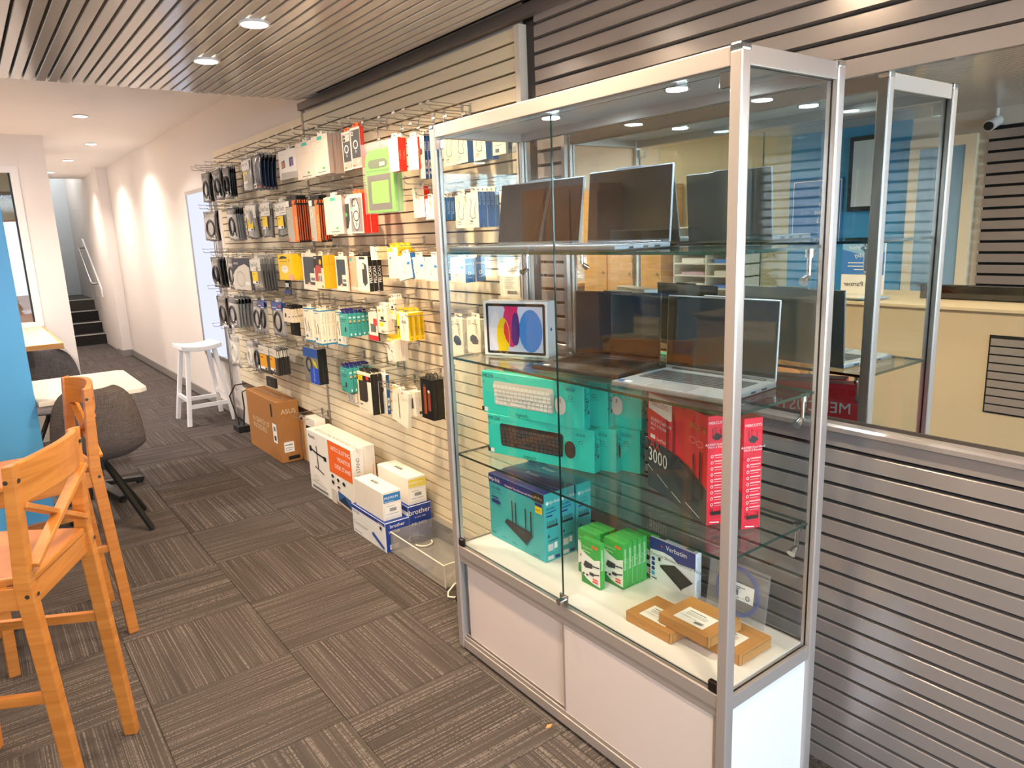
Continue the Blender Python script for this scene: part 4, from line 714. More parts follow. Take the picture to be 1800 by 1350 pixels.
 'card_red_white': ('box', P('efe2d0', 0.3), P('4a3430'), [('r', 0, 0, 1, 0.18, P('d8282a')), ('r', 0.2, 0.3, 0.8, 0.6, P('6a6f68')), ('r', 0.55, 0.55, 0.95, 0.8, P('c8453f'))], [], 'clip', 'white blister card with a red foot', 'package'),
 'card_white_yellow': ('box', P('f0e2cd'), P('e0cfb6'), [('e', 0.22, 0.86, 0.12, 0.05, P('e8a81a')), ('t', 0.55, 0.84, 0.012, 'SD', GREYT), ('r', 0.35, 0.52, 0.65, 0.64, P('26221e')), ('r', 0.2, 0.45, 0.85, 0.5, P('4a3f35')), ('e', 0.38, 0.34, 0.2, 0.09, YEL), ('l', [(0.1, 0.14), (0.6, 0.14)], 0.003, LGT)], [], 'plastic', 'pale blister card with a yellow badge', 'package'),
 'box_yellow': ('box', P('f4e8cf'), P('f8c40c', 0.35), [('r', 0, 0, 0.22, 0.96, P('f7d21a')), ('r', 0.02, 0.40, 0.20, 0.50, K), ('l', [(0.5, 0.9), (0.62, 0.3)], 0.003, DG), ('r', 0.4, 0.62, 0.8, 0.72, P('9a958c')), ('t', 0.16, 0.1, 0.012, 'energy', K, 0, 1)], [('l', [(0.2, 0.90-0.028*i), (0.85-0.1*(i % 3), 0.90-0.028*i)], 0.0016, P('8a6a05')) for i in range(26)] + [('e', 0.5, 0.07, 0.1, 0.02, K)], 'yellow', 'yellow-sided charging cable box', 'box'),
 'card_white_thin': ('box', P('f0e2cf'), P('eadbc6'), [('r', 0.05, 0.9, 0.5, 0.99, YEL), ('l', [(0.1, 0.75), (0.3, 0.5)], 0.006, DG), ('l', [(0.5, 0.5), (0.7, 0.42)], 0.006, DG), ('l', [(0.1, 0.05), (0.8, 0.04)], 0.002, LGT)], [], 'yellow', 'thin white stylus box', 'box'),
 'box_mouse': ('box', P('f0e4cc'), P('d9ceb9'), [('p', [(0.22+0.0, 0.34), (0.24, 0.46), (0.42, 0.53), (0.68, 0.50), (0.84, 0.38), (0.80, 0.27), (0.45, 0.24)], P('3a4047', 0.3)), ('o', 0.2, 0.86, 0.09, 0.06, 0.002, K), ('l', [(0.4, 0.85), (0.8, 0.84)], 0.003, GREYT), ('l', [(0.58, 0.97), (0.72, 0.55)], 0.002, GREYT), ('l', [(0.68, 0.97), (0.80, 0.60)], 0.002, GREYT)], [('t', 0.7, 0.25, 0.012, 'Wireless', GREYT, 0, 1), ('o', 0.6, 0.1, 0.25, 0.05, 0.002, DG)], 'card', 'white wireless mouse box with a dark mouse picture', 'box'),
 'card_cable_yellow': ('box', P('3b3733', 0.3), P('2c2825', 0.3), [('r', 0, 0.70, 1, 1, P('e2dacb')), ('t', 0.1, 0.80, 0.018, 'StarTech', DG), ('r', 0.05, 0.20, 0.75, 0.68, P('f2a91c')), ('r', 0.05, 0.12, 0.75, 0.22, W), ('r', 0.5, 0.13, 0.7, 0.2, K), ('r', 0.12, 0.55, 0.4, 0.58, K)], [('r', 0.2, 0.70, 0.9, 0.96, P('e2dacb'))], 'plastic', 'black cable card with orange label', 'cable'),
 'card_scissors': ('box', P('7f7a72', 0.25), P('14120f', 0.4), [('r', 0, 0.74, 1, 1, P('1d4f9e')), ('e', 0.38, 0.52, 0.22, 0.22, P('2b2722')), ('e', 0.38, 0.52, 0.12, 0.14, P('8a8378')), ('p', [(0.6, 0.72), (0.85, 0.62), (0.95, 0.42), (0.7, 0.55)], P('c6c31c')), ('r', 0.42, 0.0, 1, 0.46, P('1a4bc0')), ('t', 0.72, 0.06, 0.018, 'SPORTS', P('bcd0f2'), 0, 1)], [], 'plastic', 'blue headphone blister pack', 'package'),
 'case_otter': ('box', P('f0e4cc'), P('14110f', 0.4), [('r', 0, 0.80, 1, 0.93, P('1d1916')), ('r', 0.06, 0.78, 0.40, 0.92, YEL), ('t', 0.11, 0.82, 0.016, 'OB', K), ('r', 0.66, 0.84, 0.85, 0.92, RED), ('p', [(0.10, 0.28), (0.10, 0.80), (0.72, 0.80), (0.72, 0.34), (0.58, 0.28)], P('3c3530', 0.3)), ('l', [(0.1, 0.2), (0.3, 0.2)], 0.006, DG), ('l', [(0.1, 0.1), (0.6, 0.08)], 0.002, GREYT), ('r', 0.8, 0.03, 1, 0.8, P('f6ecd8'))], [], 'black', 'dark phone case box with yellow badge', 'phone case'),
 'box_pencil': ('box', P('f3e6d0'), P('e6d8c0'), [('p', [(0.34, 0.85), (0.38, 0.85), (0.52, 0.16), (0.47, 0.16)], P('3a3330')), ('e', 0.1, 0.93, 0.08, 0.03, YEL), ('e', 0.62, 0.92, 0.05, 0.02, RED)], [], 'card', 'long white stylus box hanging at a slant', 'box'),
 'box_white_thick': ('box', P('f4e8d2'), P('ece0ca'), [('e', 0.3, 0.93, 0.2, 0.05, YEL), ('p', [(0.35, 0.30), (0.4, 0.72), (0.62, 0.74), (0.7, 0.30)], P('3d4250'))], [('r', 0.45, 0.06, 0.85, 0.18, DG), ('r', 0.55, 0.4, 0.75, 0.7, P('dccfb8'))], 'card', 'white boxed charger', 'box'),
 'box_watchband': ('box', P('191715', 0.3), P('14120f', 0.4), [('r', 0.22, 0.12, 0.45, 0.80, P('9a4a26')), ('r', 0.58, 0.22, 0.80, 0.68, P('8a3f24')), ('r', 0.26, 0.14, 0.30, 0.78, P('6a2f18')), ('e', 0.68, 0.70, 0.10, 0.04, P('c9c4bb')), ('e', 0.34, 0.84, 0.12, 0.03, P('3a3531'))], [], 'loop', 'black watch band box with brown straps', 'box'),
}
def bag_mesh(W_, H_, T_, head, body, seed):
    rnd = random.Random(seed); nx, nz = 6, 10; mb = MB(); pts = []
    ph = [rnd.uniform(0, 6) for _ in range(4)]
    for side in (0, 1):
        for k in range(nz+1):
            t = k/nz
            for i in range(nx+1):
                u = -1+2*i/nx
                prof = (1-abs(u)**2.2)*(0.25+0.75*math.sin(PI*min(1, max(0, (t-0.02)/0.98)))**0.6 if t > 0.18 else 0.22)
                wv = 0.12*math.sin(5*u+ph[0]+3*t)+0.10*math.sin(9*t+ph[1])
                d = T_*0.5*(max(0.06, prof+wv*prof))
                x = T_*0.5+(-d if side == 0 else d)+0.004*math.sin(3*t+ph[2])
                yw = W_/2*(1-0.05*math.sin(PI*t)+0.03*math.sin(6*t+ph[3]))
                pts.append((x, -u*yw, -H_*t+0.004*math.sin(4*u+ph[1])*(1 if k == nz else 0)))
    g = nx+1; nb = (nz+1)*g
    for k in range(nz):
        m = head if k < 2 else body
        fs = []
        for i in range(nx):
            a = k*g+i; fs.append((a, a+g, a+g+1, a+1)); fs.append((nb+a, nb+a+1, nb+a+g+1, nb+a+g))
        mb.add(pts if k == 0 else [], [], m)
        for f in fs: mb.f.append(f); mb.m.append(mb.mi(m)); mb.s.append(True)
    for k in range(nz):
        for i0, fl in ((0, 0), (nx, 1)):
            a = k*g+i0; f = (a, nb+a, nb+a+g, a+g); mb.f.append(f if not fl else tuple(reversed(f))); mb.m.append(mb.mi(body)); mb.s.append(True)
    for k, fl in ((0, 1), (nz, 0)):
        for i in range(nx):
            a = k*g+i; f = (a, a+1, nb+a+1, nb+a); mb.f.append(f if fl else tuple(reversed(f))); mb.m.append(mb.mi(body)); mb.s.append(True)
    return mb.mesh('bag')
def ring_mesh(W_, H_, x, m, seed):
    rnd = random.Random(seed); mb = MB()
    for k in range(2):
        ry, rz = W_*(0.30-0.05*k), H_*(0.28-0.05*k)
        mb.tube([(x-0.001*k, ry*math.cos(a)*1.0, -H_*0.58+rz*math.sin(a)) for a in [2*PI*i/18 for i in range(18)]], min(0.007, W_*0.035), m, 5, True)
    return mb.mesh('cable')
def tab_mesh(kind, W_, T_):
    mb = MB(); x = T_*0.5
    if kind in ('plastic', 'card', 'clip'):
        m = {'plastic': PLAST, 'card': P('efe2cd'), 'clip': P('ece6da')}[kind]; w = min(W_*0.3, 0.03)
        mb.box(x-0.0006, -w, -0.002, x+0.0006, w, 0.007, m).box(x-0.0006, -w, 0.007, x+0.0006, -0.006, 0.017, m).box(x-0.0006, 0.006, 0.007, x+0.0006, w, 0.017, m).box(x-0.0006, -w, 0.015, x+0.0006, w, 0.021, m)
    elif kind in ('orange', 'purple', 'yellow', 'black'):
        m = {'orange': P('f2662a'), 'purple': P('32208a', 0.3), 'yellow': P('f7d21a'), 'black': P('15130f')}[kind]; w = W_*0.30 if kind == 'orange' else W_*0.42; h = 0.020 if kind != 'purple' else 0.026
        lean = -0.008 if kind in ('purple', 'yellow') else 0.0
        mb.prism([(x-0.0008, -0.002), (x+0.0008, -0.002), (x+0.0008+lean, h), (x-0.0008+lean, h)], 'y', -w, -0.005, m).prism([(x-0.0008, -0.002), (x+0.0008, -0.002), (x+0.0008+lean, h), (x-0.0008+lean, h)], 'y', 0.005, w, m)
        mb.prism([(x-0.0009+lean*0.8, h*0.75), (x+0.0009+lean*0.8, h*0.75), (x+0.0009+lean, h), (x-0.0009+lean, h)], 'y', -w, w, m)
    elif kind == 'loop':
        mb.tube([(x, 0.02*math.cos(a), 0.022*math.sin(a)) for a in [PI*i/8 for i in range(9)]], 0.003, K, 6)
    return mb.mesh('hang_tab')
def pack_proto(style, W_, H_, T_, seed):
    s = ST[style]
    if s[0] == 'bag':
        _, head, body, fm, ring, desc, cat = s
        root = link(style_name(style), bag_mesh(W_, H_, T_*0.98, head, body, seed))
        if ring: link('cable', ring_mesh(W_, H_, -0.0005, P('26252a', 0.4) if ring == 'ring' else P('e3dccf', 0.4), seed), root)
        link('label', MB().marks((-0.0018 if not ring else -0.004, W_/2*0.94, -H_*0.97), (0, -W_*0.94, 0), (0, 0, H_*0.95), fm).mesh('label'), root)
        link('hang_tab', tab_mesh('plastic', W_, T_), root)
    elif s[0] == 'tab':
        desc, cat = s[6], s[7]
        mb = MB(); t = T_*0.86; Hh = H_
        gm = mat('6fc42e', 0.55, 0, 0.06, 30, bump=0.2)
        mb.box(0, -W_/2, -H_, t, W_/2, -H_*0.34, gm)
        mb.prism([(-W_/2, -H_*0.34), (W_/2, -H_*0.34), (W_*0.49, -H_*0.12), (W_*0.30, 0.0), (-W_*0.30, 0.0), (-W_*0.49, -H_*0.12)], 'x', 0.002, t-0.002, gm)
        root = mb.build('tablet_case', None, None, 0.006, 2)
        link('window', MB().box(-0.0012, -W_*0.40, -H_*0.955, 0.001, W_*0.42, -H_*0.40, mat('5b534f', 0.35, 0, 0.15, 60, stretch=(60, 60, 1))).mesh('window'), root)
        link('insert_card', MB().box(-0.002, -W_*0.33, -H_*0.85, -0.0012, W_*0.28, -H_*0.50, mat('7ed138', 0.5, 0, 0.08, 30, stretch=(40, 40, 1))).mesh('insert_card'), root)
        link('handle_slot', MB().marks((-0.0005, W_*0.36, -H_*0.29), (0, -W_*0.66, 0), (0, 0, H_*0.13), [('p', [(0.1, 0.0), (0.9, 0.0), (1, 0.3), (1, 0.7), (0.9, 1), (0.1, 1), (0, 0.7), (0, 0.3)], P('4f6a45')), ('r', 0.62, 0.15, 0.9, 0.6, P('e8e2c8'))]).mesh('handle_slot'), root)
        link('crease', MB().marks((-0.0004, W_/2, -H_), (0, -W_, 0), (0, 0, H_), [('l', [(0.02, 0.72), (0.12, 0.62), (0.9, 0.66), (0.97, 0.76)], 0.003, P('4f9a22'))]).mesh('crease'), root)
        link('bag', MB().box(-0.006, -W_*0.54, -H_*1.01, t+0.004, W_*0.54, 0.03, BAGP).mesh('bag'), root)
    else:
        _, fr_, sd, fm, sm, tb_, desc, cat = s
        if sm is None: sm = []
        if isinstance(tb_, list): tb_ = None
        root = link(style_name(style), MB().box(0, -W_/2, -H_, T_*0.94, W_/2, 0, {'d': sd, '-x': fr_, '+z': fr_}).mesh(style_name(style)))
        if fm: link('front_print', MB().marks((0, W_/2, -H_), (0, -W_, 0), (0, 0, H_), fm).mesh('front_print'), root)
        if sm: link('side_print', MB().marks((0, -W_/2, -H_), (T_*0.94, 0, 0), (0, 0, H_), sm).mesh('side_print'), root)
        if tb_: link('hang_tab', tab_mesh(tb_, W_, T_), root)
    root['category'] = cat
    return root, desc
def style_name(s):
    if s.startswith('bag'): return 'cable_bag'
    if s.startswith('case'): return 'phone_case_pack'
    if s.startswith('card'): return 'blister_card'
    return 'product_box'
PACKS = [   # row, style, y centre, width, z bottom, z top, front x, pitch, count
    (1, 'bag_black',5.229,0.227,1.913,2.138,0.32,0.0113,3),
    (1, 'bag_black',4.916,0.223,1.917,2.132,0.32,0.0140,3),
    (1, 'bag_black',4.694,0.181,1.913,2.129,0.32,0.0142,4),
    (1, 'bag_clear_yellow',4.232,0.217,1.935,2.154,0.33,0.0155,2),
    (1, 'bag_navy',3.973,0.168,1.926,2.146,0.31,0.0254,5),
    (1, 'card_white_phones',3.349,0.317,1.948,2.111,0.30,0.0070,2),
    (1, 'case_clear',3.093,0.255,1.925,2.125,0.30,0.0165,2),
    (1, 'case_clear',2.876,0.212,1.929,2.132,0.30,0.0145,6),
    (1, 'case_dark_ring',2.584,0.101,1.927,2.114,0.32,0.0150,1),
    (1, 'case_dark_red',2.477,0.108,1.929,2.122,0.32,0.0105,2),
    (1, 'tablet_green',2.175,0.279,1.700,1.987,0.28,0.0245,2),
    (1, 'box_white_red',1.946,0.087,1.865,2.003,0.24,0.0210,2),
    (1, 'box_white_red',1.812,0.086,1.861,1.990,0.26,0.0110,1),
    (1, 'box_white_blue_tall',1.877,0.053,1.830,2.015,0.34,0.0155,2),
    (1, 'box_cable_white',1.687,0.088,1.867,2.010,0.36,0.0110,1),
    (1, 'box_cable_white_blue',1.597,0.092,1.870,2.006,0.36,0.0300,1),
    (1, 'box_cable_white_blue',1.467,0.086,1.869,1.995,0.36,0.0300,2),
    (1, 'card_label',1.348,0.084,1.878,1.952,0.37,0.0110,1),
    (1, 'card_grey',1.310,0.064,1.883,1.948,0.40,0.0080,1),
    (2, 'bag_black',5.184,0.422,1.608,1.840,0.31,0.0085,2),
    (2, 'bag_ring',4.687,0.225,1.605,1.842,0.33,0.0140,5),
    (2, 'bag_startech',4.135,0.251,1.610,1.842,0.30,0.0135,2),
    (2, 'bag_startech',3.838,0.196,1.616,1.841,0.30,0.0110,2),
    (2, 'bag_startech',3.557,0.218,1.618,1.826,0.30,0.0055,2),
    (2, 'case_orange',3.378,0.186,1.574,1.829,0.30,0.0146,5),
    (2, 'case_orange',3.052,0.148,1.573,1.813,0.31,0.0150,4),
    (2, 'case_clear',2.771,0.228,1.612,1.809,0.30,0.0110,2),
    (2, 'case_black_green',2.646,0.097,1.609,1.790,0.32,0.0100,1),
    (2, 'case_ring_red',2.508,0.145,1.612,1.807,0.31,0.0205,4),
    (2, 'box_white_red',1.964,0.102,1.667,1.801,0.36,0.0320,1),
    (2, 'box_white_thin',1.871,0.073,1.656,1.746,0.36,0.0150,1),
    (2, 'box_wallz_side',1.747,0.042,1.649,1.743,0.34,0.0210,3),
    (2, 'box_cable_white',1.618,0.086,1.612,1.745,0.36,0.0090,1),
    (2, 'box_cable_white_blue',1.474,0.080,1.611,1.747,0.32,0.0210,5),
    (3, 'bag_black',5.220,0.249,1.237,1.481,0.31,0.0250,3),
    (3, 'bag_clear_dark',4.819,0.193,1.238,1.482,0.32,0.0170,1),
    (3, 'card_navy_loop',4.502,0.422,1.248,1.477,0.30,0.0120,2),
    (3, 'bag_startech',4.163,0.258,1.253,1.482,0.30,0.0188,6),
    (3, 'card_yellow',3.602,0.244,1.344,1.505,0.31,0.0217,3),
    (3, 'bag_small',3.856,0.129,1.235,1.331,0.40,0.0080,1),
    (3, 'case_white_dark',3.210,0.195,1.298,1.512,0.31,0.0070,1),
    (3, 'case_yellow_side',3.069,0.143,1.310,1.499,0.31,0.0395,2),
    (3, 'case_white_dark',2.755,0.141,1.309,1.497,0.31,0.0100,1),
    (3, 'case_pink',2.664,0.157,1.312,1.496,0.33,0.0060,1),
    (3, 'case_pelican',2.491,0.133,1.317,1.495,0.31,0.0253,3),
    (3, 'box_white_small',2.369,0.075,1.478,1.545,0.32,0.0197,3),
    (3, 'box_white_yellow',2.173,0.103,1.392,1.538,0.32,0.0317,3),
    (3, 'box_wallz',2.034,0.131,1.392,1.504,0.30,0.0290,1),
    (3, 'box_wallz',1.925,0.133,1.395,1.494,0.31,0.0240,1),
    (3, 'box_wallz',1.799,0.111,1.391,1.494,0.31,0.0390,2),
    (3, 'box_wallz',1.606,0.114,1.391,1.490,0.32,0.0510,2),
    (3, 'card_startech',1.359,0.137,1.332,1.469,0.40,0.0080,1),
    (4, 'bag_black',5.183,0.282,0.915,1.164,0.32,0.0090,2),
    (4, 'bag_ring',4.870,0.275,0.937,1.175,0.31,0.0248,5),
    (4, 'bag_ring',4.348,0.195,0.939,1.177,0.33,0.0120,1),
    (4, 'bag_bluehead',4.214,0.150,0.951,1.184,0.33,0.0240,1),
    (4, 'bag_bluehead',3.841,0.223,0.962,1.193,0.31,0.0077,3),
    (4, 'card_small',3.655,0.158,1.071,1.157,0.31,0.0180,5),
    (4, 'box_black_small',3.747,0.138,0.968,1.058,0.38,0.0075,2),
    (4, 'box_white_bluetrim',3.314,0.121,0.978,1.186,0.31,0.0360,1),
    (4, 'box_white_bluetrim',3.163,0.097,0.972,1.181,0.31,0.0330,3),
    (4, 'box_white_bluetrim',2.945,0.112,0.981,1.180,0.36,0.0140,1),
    (4, 'box_teal',2.780,0.107,1.056,1.182,0.31,0.0264,5),
    (4, 'card_red_white',2.521,0.101,1.053,1.200,0.36,0.0100,1),
    (4, 'card_white_yellow',2.370,0.108,1.105,1.241,0.34,0.0072,4),
    (4, 'card_white_yellow',2.290,0.061,1.182,1.286,0.36,0.0127,4),
    (4, 'box_yellow',2.138,0.109,1.093,1.228,0.33,0.0290,3),
    (4, 'card_white_thin',2.280,0.081,0.975,1.084,0.33,0.0127,6),
    (4, 'box_mouse',1.736,0.099,1.064,1.223,0.38,0.0270,1),
    (4, 'box_mouse',1.599,0.101,1.084,1.233,0.38,0.0260,1),
    (5, 'bag_white_cable',5.019,0.256,0.608,0.861,0.33,0.0180,1),
    (5, 'bag_white_cable',4.623,0.172,0.645,0.843,0.33,0.0130,1),
    (5, 'bag_clear_dark',4.460,0.163,0.630,0.868,0.33,0.0130,1),
    (5, 'card_cable_yellow',4.252,0.231,0.656,0.852,0.32,0.0160,1),
    (5, 'card_cable_yellow',4.063,0.182,0.669,0.851,0.32,0.0140,6),
    (5, 'card_scissors',3.357,0.229,0.708,0.929,0.32,0.0310,2),
    (5, 'box_black_small',4.236,0.191,0.547,0.618,0.34,0.0200,1),
    (6, 'box_teal',2.834,0.118,0.733,0.869,0.31,0.0243,6),
    (6, 'box_white_bluetrim',2.833,0.110,0.666,0.725,0.34,0.0240,1),
    (6, 'case_otter',2.542,0.163,0.664,0.885,0.29,0.0217,3),
    (6, 'box_white_blue_tall',2.468,0.087,0.664,0.878,0.36,0.0200,1),
    (6, 'box_pencil',2.213,0.171,0.653,0.838,0.33,0.0190,1),
    (6, 'box_white_thick',2.133,0.059,0.713,0.835,0.35,0.0440,1),
    (6, 'box_watchband',1.967,0.108,0.727,0.923,0.34,0.0217,3),
]
ROWN = {1: 'top', 2: 'second', 3: 'third', 4: 'fourth', 5: 'fifth', 6: 'bottom'}
TILT = {'box_pencil': 9, 'card_startech': -2}
hook_arm = MB().tube([(0, 0, 0), (-0.19, 0, 0.002), (-0.20, 0, 0.006), (-0.204, 0, 0.014)], 0.0022, STEEL, 6).mesh('hook_arm')
price_arm = MB().tube([(0, 0, 0.026), (-0.205, 0, 0.030)], 0.0018, STEEL, 6).box(-0.207, -0.014, 0.027, -0.204, 0.014, 0.034, STEEL).mesh('price_arm')
plate = MB().box(-0.004, -0.006, -0.012, 0.0, 0.006, 0.034, STEEL).box(-0.003, -0.012, 0.030, 0.006, 0.012, 0.036, STEEL).mesh('back_plate')
hooks = []
def hook(row, y, z, length=0.2): hooks.append((row, y, z, length))
order = {}
for i, pk in enumerate(PACKS): order.setdefault(pk[0], []).append(i)
rank = {}
for r, ids in order.items():
    for k, i in enumerate(sorted(ids, key=lambda q: -PACKS[q][2])): rank[i] = k+1
for i, (row, style, yc, w, zb, zt, x0, pitch, n) in enumerate(PACKS):
    rnd = random.Random(i*13+5)
    pitch = max(pitch, 0.009); h = zt-zb
    if n > 1 and x0+pitch*n > 0.492: x0 = 0.492-pitch*n
    root, desc = pack_proto(style, w, h, pitch, i)
    isbag = ST[style][0] == 'bag'
    for k in range(n):
        lb = '%s, %s stack in the %s row' % (desc, ORD[rank[i]], ROWN[row])
        if n > 1: lb = '%s, %s from front, %s stack, %s row' % (desc, ORD[k+1], ORD[rank[i]], ROWN[row])
        a = math.radians(TILT.get(style, 0) + (rnd.uniform(-1.5, 1.5) if not isbag else rnd.uniform(-2.5, 2.5)))
        if style == 'box_wallz' and rank[i] == min(rank[q] for q in order[row] if PACKS[q][1] == style): a = math.radians(-9)
        rot = (a, 0, math.radians(rnd.uniform(-1, 1) if not isbag else rnd.uniform(-1, 1)))
        loc = (x0+pitch*k, yc, zt)
        if k == 0: root.location = loc; root.rotation_euler = rot; o = root
        else: o = dup(root, loc, rot)
        o['label'] = lb
        if n > 1: o['group'] = '%s hanging together' % desc
    if style not in ('bag_small', 'box_black_small', 'box_white_small'):
        hook(row, yc, zt+0.012)
# empty hooks seen between the stock
for row, z, ys in ((1, 2.178, (5.50, 5.36, 5.08, 4.82, 4.50, 4.38, 4.10, 3.82, 3.62, 3.48, 3.22, 3.0, 2.74)), (1, 2.093, (2.33, 2.16, 2.02, 1.93, 1.78, 1.72)),
                   (2, 1.868, (5.40, 5.0, 4.9, 4.42, 3.70, 3.25, 2.93, 2.72, 2.60)), (2, 1.77, (2.06, 1.70, 1.55, 1.42)), (3, 1.515, (5.45, 5.06, 4.70, 4.32, 3.95, 3.75, 3.30, 2.90, 2.70, 2.58, 2.30, 1.72)),
                   (4, 1.215, (5.44, 5.10, 4.62, 4.50, 4.05, 3.98, 3.50, 3.40, 3.08, 2.88, 2.62, 2.45, 2.04)), (4, 1.045, (2.29,)), (5, 0.90, (5.42, 5.20, 4.85, 4.72, 3.92, 3.66, 3.50)), (5, 0.62, (5.3, 5.05, 4.8, 4.6, 4.45)), (5, 0.42, (3.7, 3.6)),
                   (6, 0.90, (2.95, 2.66, 2.09)), (6, 0.83, (2.36, 2.30))):
    for y in ys: hook(row, y, z)
byrow = {}
for hk in hooks: byrow.setdefault(hk[0], []).append(hk)
first = None
for row, hs in sorted(byrow.items()):
    for k, (_, y, z, ln) in enumerate(sorted(hs, key=lambda q: (-q[1], -q[2]))):
        lb = 'chrome slatwall hook, %s from the left in the %s row' % (ORD[k+1] if k+1 < len(ORD) else 'number %d' % (k+1), ROWN[row])
        loc = (0.4995, y, z)
        if first is None:
            first = link('slatwall_hook', hook_arm, None, loc); first['category'] = 'hook'; first['group'] = 'hooks on the slatwall'; first['label'] = lb
            link('price_arm', price_arm, first); link('back_plate', plate, first)
        else: dup(first, loc, None, lb)
bpy.context.view_layer.update()

# ================================================================== FLOOR STOCK
carton('monitor_carton', 'large brown monitor carton leaning by the far slatwall panel', 'box', 0.318, 4.09, 0.0, 0.475, 4.80, 0.455, {'d': mat('a8713a', 0.75, 0, 0.06, 12)},
       [('t', 0.18, 0.50, 0.042, 'IN SEARCH OF', P('d8c3a2')), ('t', 0.18, 0.385, 0.042, 'INCREDIBLE', P('d8c3a2')), ('r', 0.80, 0.30, 0.92, 0.62, W), ('r', 0.83, 0.34, 0.89, 0.42, DG), ('r', 0.83, 0.50, 0.89, 0.57, GREYT), ('r', 0.79, 0.72, 0.83, 0.94, K)],
       [('t', 0.5, 0.80, 0.036, 'ASUS', P('dcc8a8'), 0.5), ('r', 0.15, 0.17, 0.62, 0.34, W), ('l', [(0.2, 0.29), (0.55, 0.29)], 0.006, DG), ('l', [(0.2, 0.24), (0.55, 0.24)], 0.003, DG), ('l', [(0.2, 0.205), (0.5, 0.205)], 0.003, DG), ('r', 0.30, 0.04, 0.85, 0.10, K)],
       [('r', 0.02, 0.42, 0.98, 0.58, mat('9a6a3c', 0.25, 0, 0.1)), ('l', [(0.1, 0.3), (0.6, 0.35)], 0.008, CARDD), ('l', [(0.2, 0.7), (0.7, 0.72)], 0.008, CARDD)], bevel=0.004)
carton('desk_stand_carton', 'tall white monitor desk stand carton with orange panel against the slatwall', 'box', 0.285, 2.785, 0.0, 0.36, 3.46, 0.400, {'d': P('f1ebe1', 0.45)},
       [('r', 0.50, 0.48, 0.985, 0.985, ORANGE), ('t', 0.965, 0.85, 0.0285, 'ARTICULATING', W, 1.0), ('t', 0.965, 0.72, 0.0285, 'MONITOR', W, 1.0), ('t', 0.965, 0.59, 0.0285, 'DESK STAND', W, 1.0), ('t', 0.05, 0.88, 0.024, 'Brateck', K), ('l', [(0.5, 0), (0.5, 1)], 0.002, LGT),
        ('l', [(0.06, 0.70), (0.2, 0.66), (0.42, 0.64)], 0.012, K), ('l', [(0.22, 0.78), (0.23, 0.40)], 0.012, K), ('l', [(0.15, 0.42), (0.36, 0.36)], 0.008, K), ('r', 0.05, 0.65, 0.10, 0.74, K), ('r', 0.38, 0.60, 0.44, 0.67, K),
        ('r', 0.52, 0.38, 0.60, 0.47, W), ('e', 0.56, 0.43, 0.03, 0.03, K), ('r', 0.64, 0.37, 0.72, 0.45, W), ('e', 0.68, 0.41, 0.03, 0.03, K), ('e', 0.80, 0.40, 0.03, 0.03, K), ('e', 0.56, 0.33, 0.03, 0.03, K), ('e', 0.68, 0.30, 0.03, 0.02, K),
        ('p', [(0.66, 0.08), (0.66, 0.24), (0.93, 0.20), (0.93, 0.05)], P('2f5f9e')), ('p', [(0.66, 0.08), (0.80, 0.20), (0.93, 0.05)], P('17304f')), ('r', 0.52, 0.0, 0.62, 0.22, P('cfc4b6')), ('l', [(0.62, 0.04), (0.97, 0.0)], 0.01, P('8a5c36')), ('l', [(0.06, 0.16), (0.4, 0.14)], 0.003, GREYT), ('r', 0.06, 0.05, 0.42, 0.085, GREYT), ('o', 0.18, 0.24, 0.05, 0.05, 0.002, GREYT)],
       [('t', 0.62, 0.08, 0.0215, 'MONITOR DESK STAND', P('2b2b2b'), 0, 1), ('r', 0.80, 0.1, 0.84, 0.6, ORANGE)], [('t', 0.1, 0.35, 0.026, 'ARTICULATING MONITOR DESK STAND', GREYT)], bevel=0.002)
carton('plain_white_carton', 'plain white carton standing behind the desk stand carton', 'box', 0.365, 2.80, 0.0, 0.44, 3.46, 0.402, {'d': P('efe6d8', 0.5)}, side=[('t', 0.6, 0.15, 0.02, 'DESK STAND', GREYT, 0, 1), ('r', 0.75, 0.1, 0.8, 0.7, ORANGE)], bevel=0.002)
BR = P('1f3f94', 0.35)
carton('drum_box', 'white and blue printer drum box on the carpet, blue stripe on top edge', 'box', 0.183, 2.207, 0.0, 0.325, 2.60, 0.160, {'d': P('eef0f2', 0.4), '-y': BR, '+z': BR},
       [('r', 0, 0.88, 1, 1, BR), ('t', 0.03, 0.74, 0.016, 'TN-3350', BR), ('r', 0.03, 0.55, 0.58, 0.56, LGT), ('l', [(0.58, 0.5), (0.58, 0.88)], 0.001, LGT), ('o', 0.07, 0.40, 0.03, 0.07, 0.002, GREYT), ('l', [(0.12, 0.42), (0.5, 0.42)], 0.002, GREYT), ('l', [(0.12, 0.37), (0.45, 0.37)], 0.002, GREYT),
        ('p', [(0.60, 0.42), (0.66, 0.46), (0.95, 0.16), (0.95, 0.08), (0.88, 0.10), (0.62, 0.34)], P('2d54ad')), ('r', 0.85, 0.72, 0.91, 0.82, K), ('t', 0.82, 0.89, 0.012, 'brother', W), ('l', [(0.04, 0.12), (0.3, 0.12)], 0.003, GREYT)],
       [('t', 0.5, 0.80, 0.02, 'brother', W, 0.5), ('t', 0.12, 0.62, 0.013, 'TN-3350', W), ('r', 0.15, 0.08, 0.5, 0.25, W)], bevel=0.002)
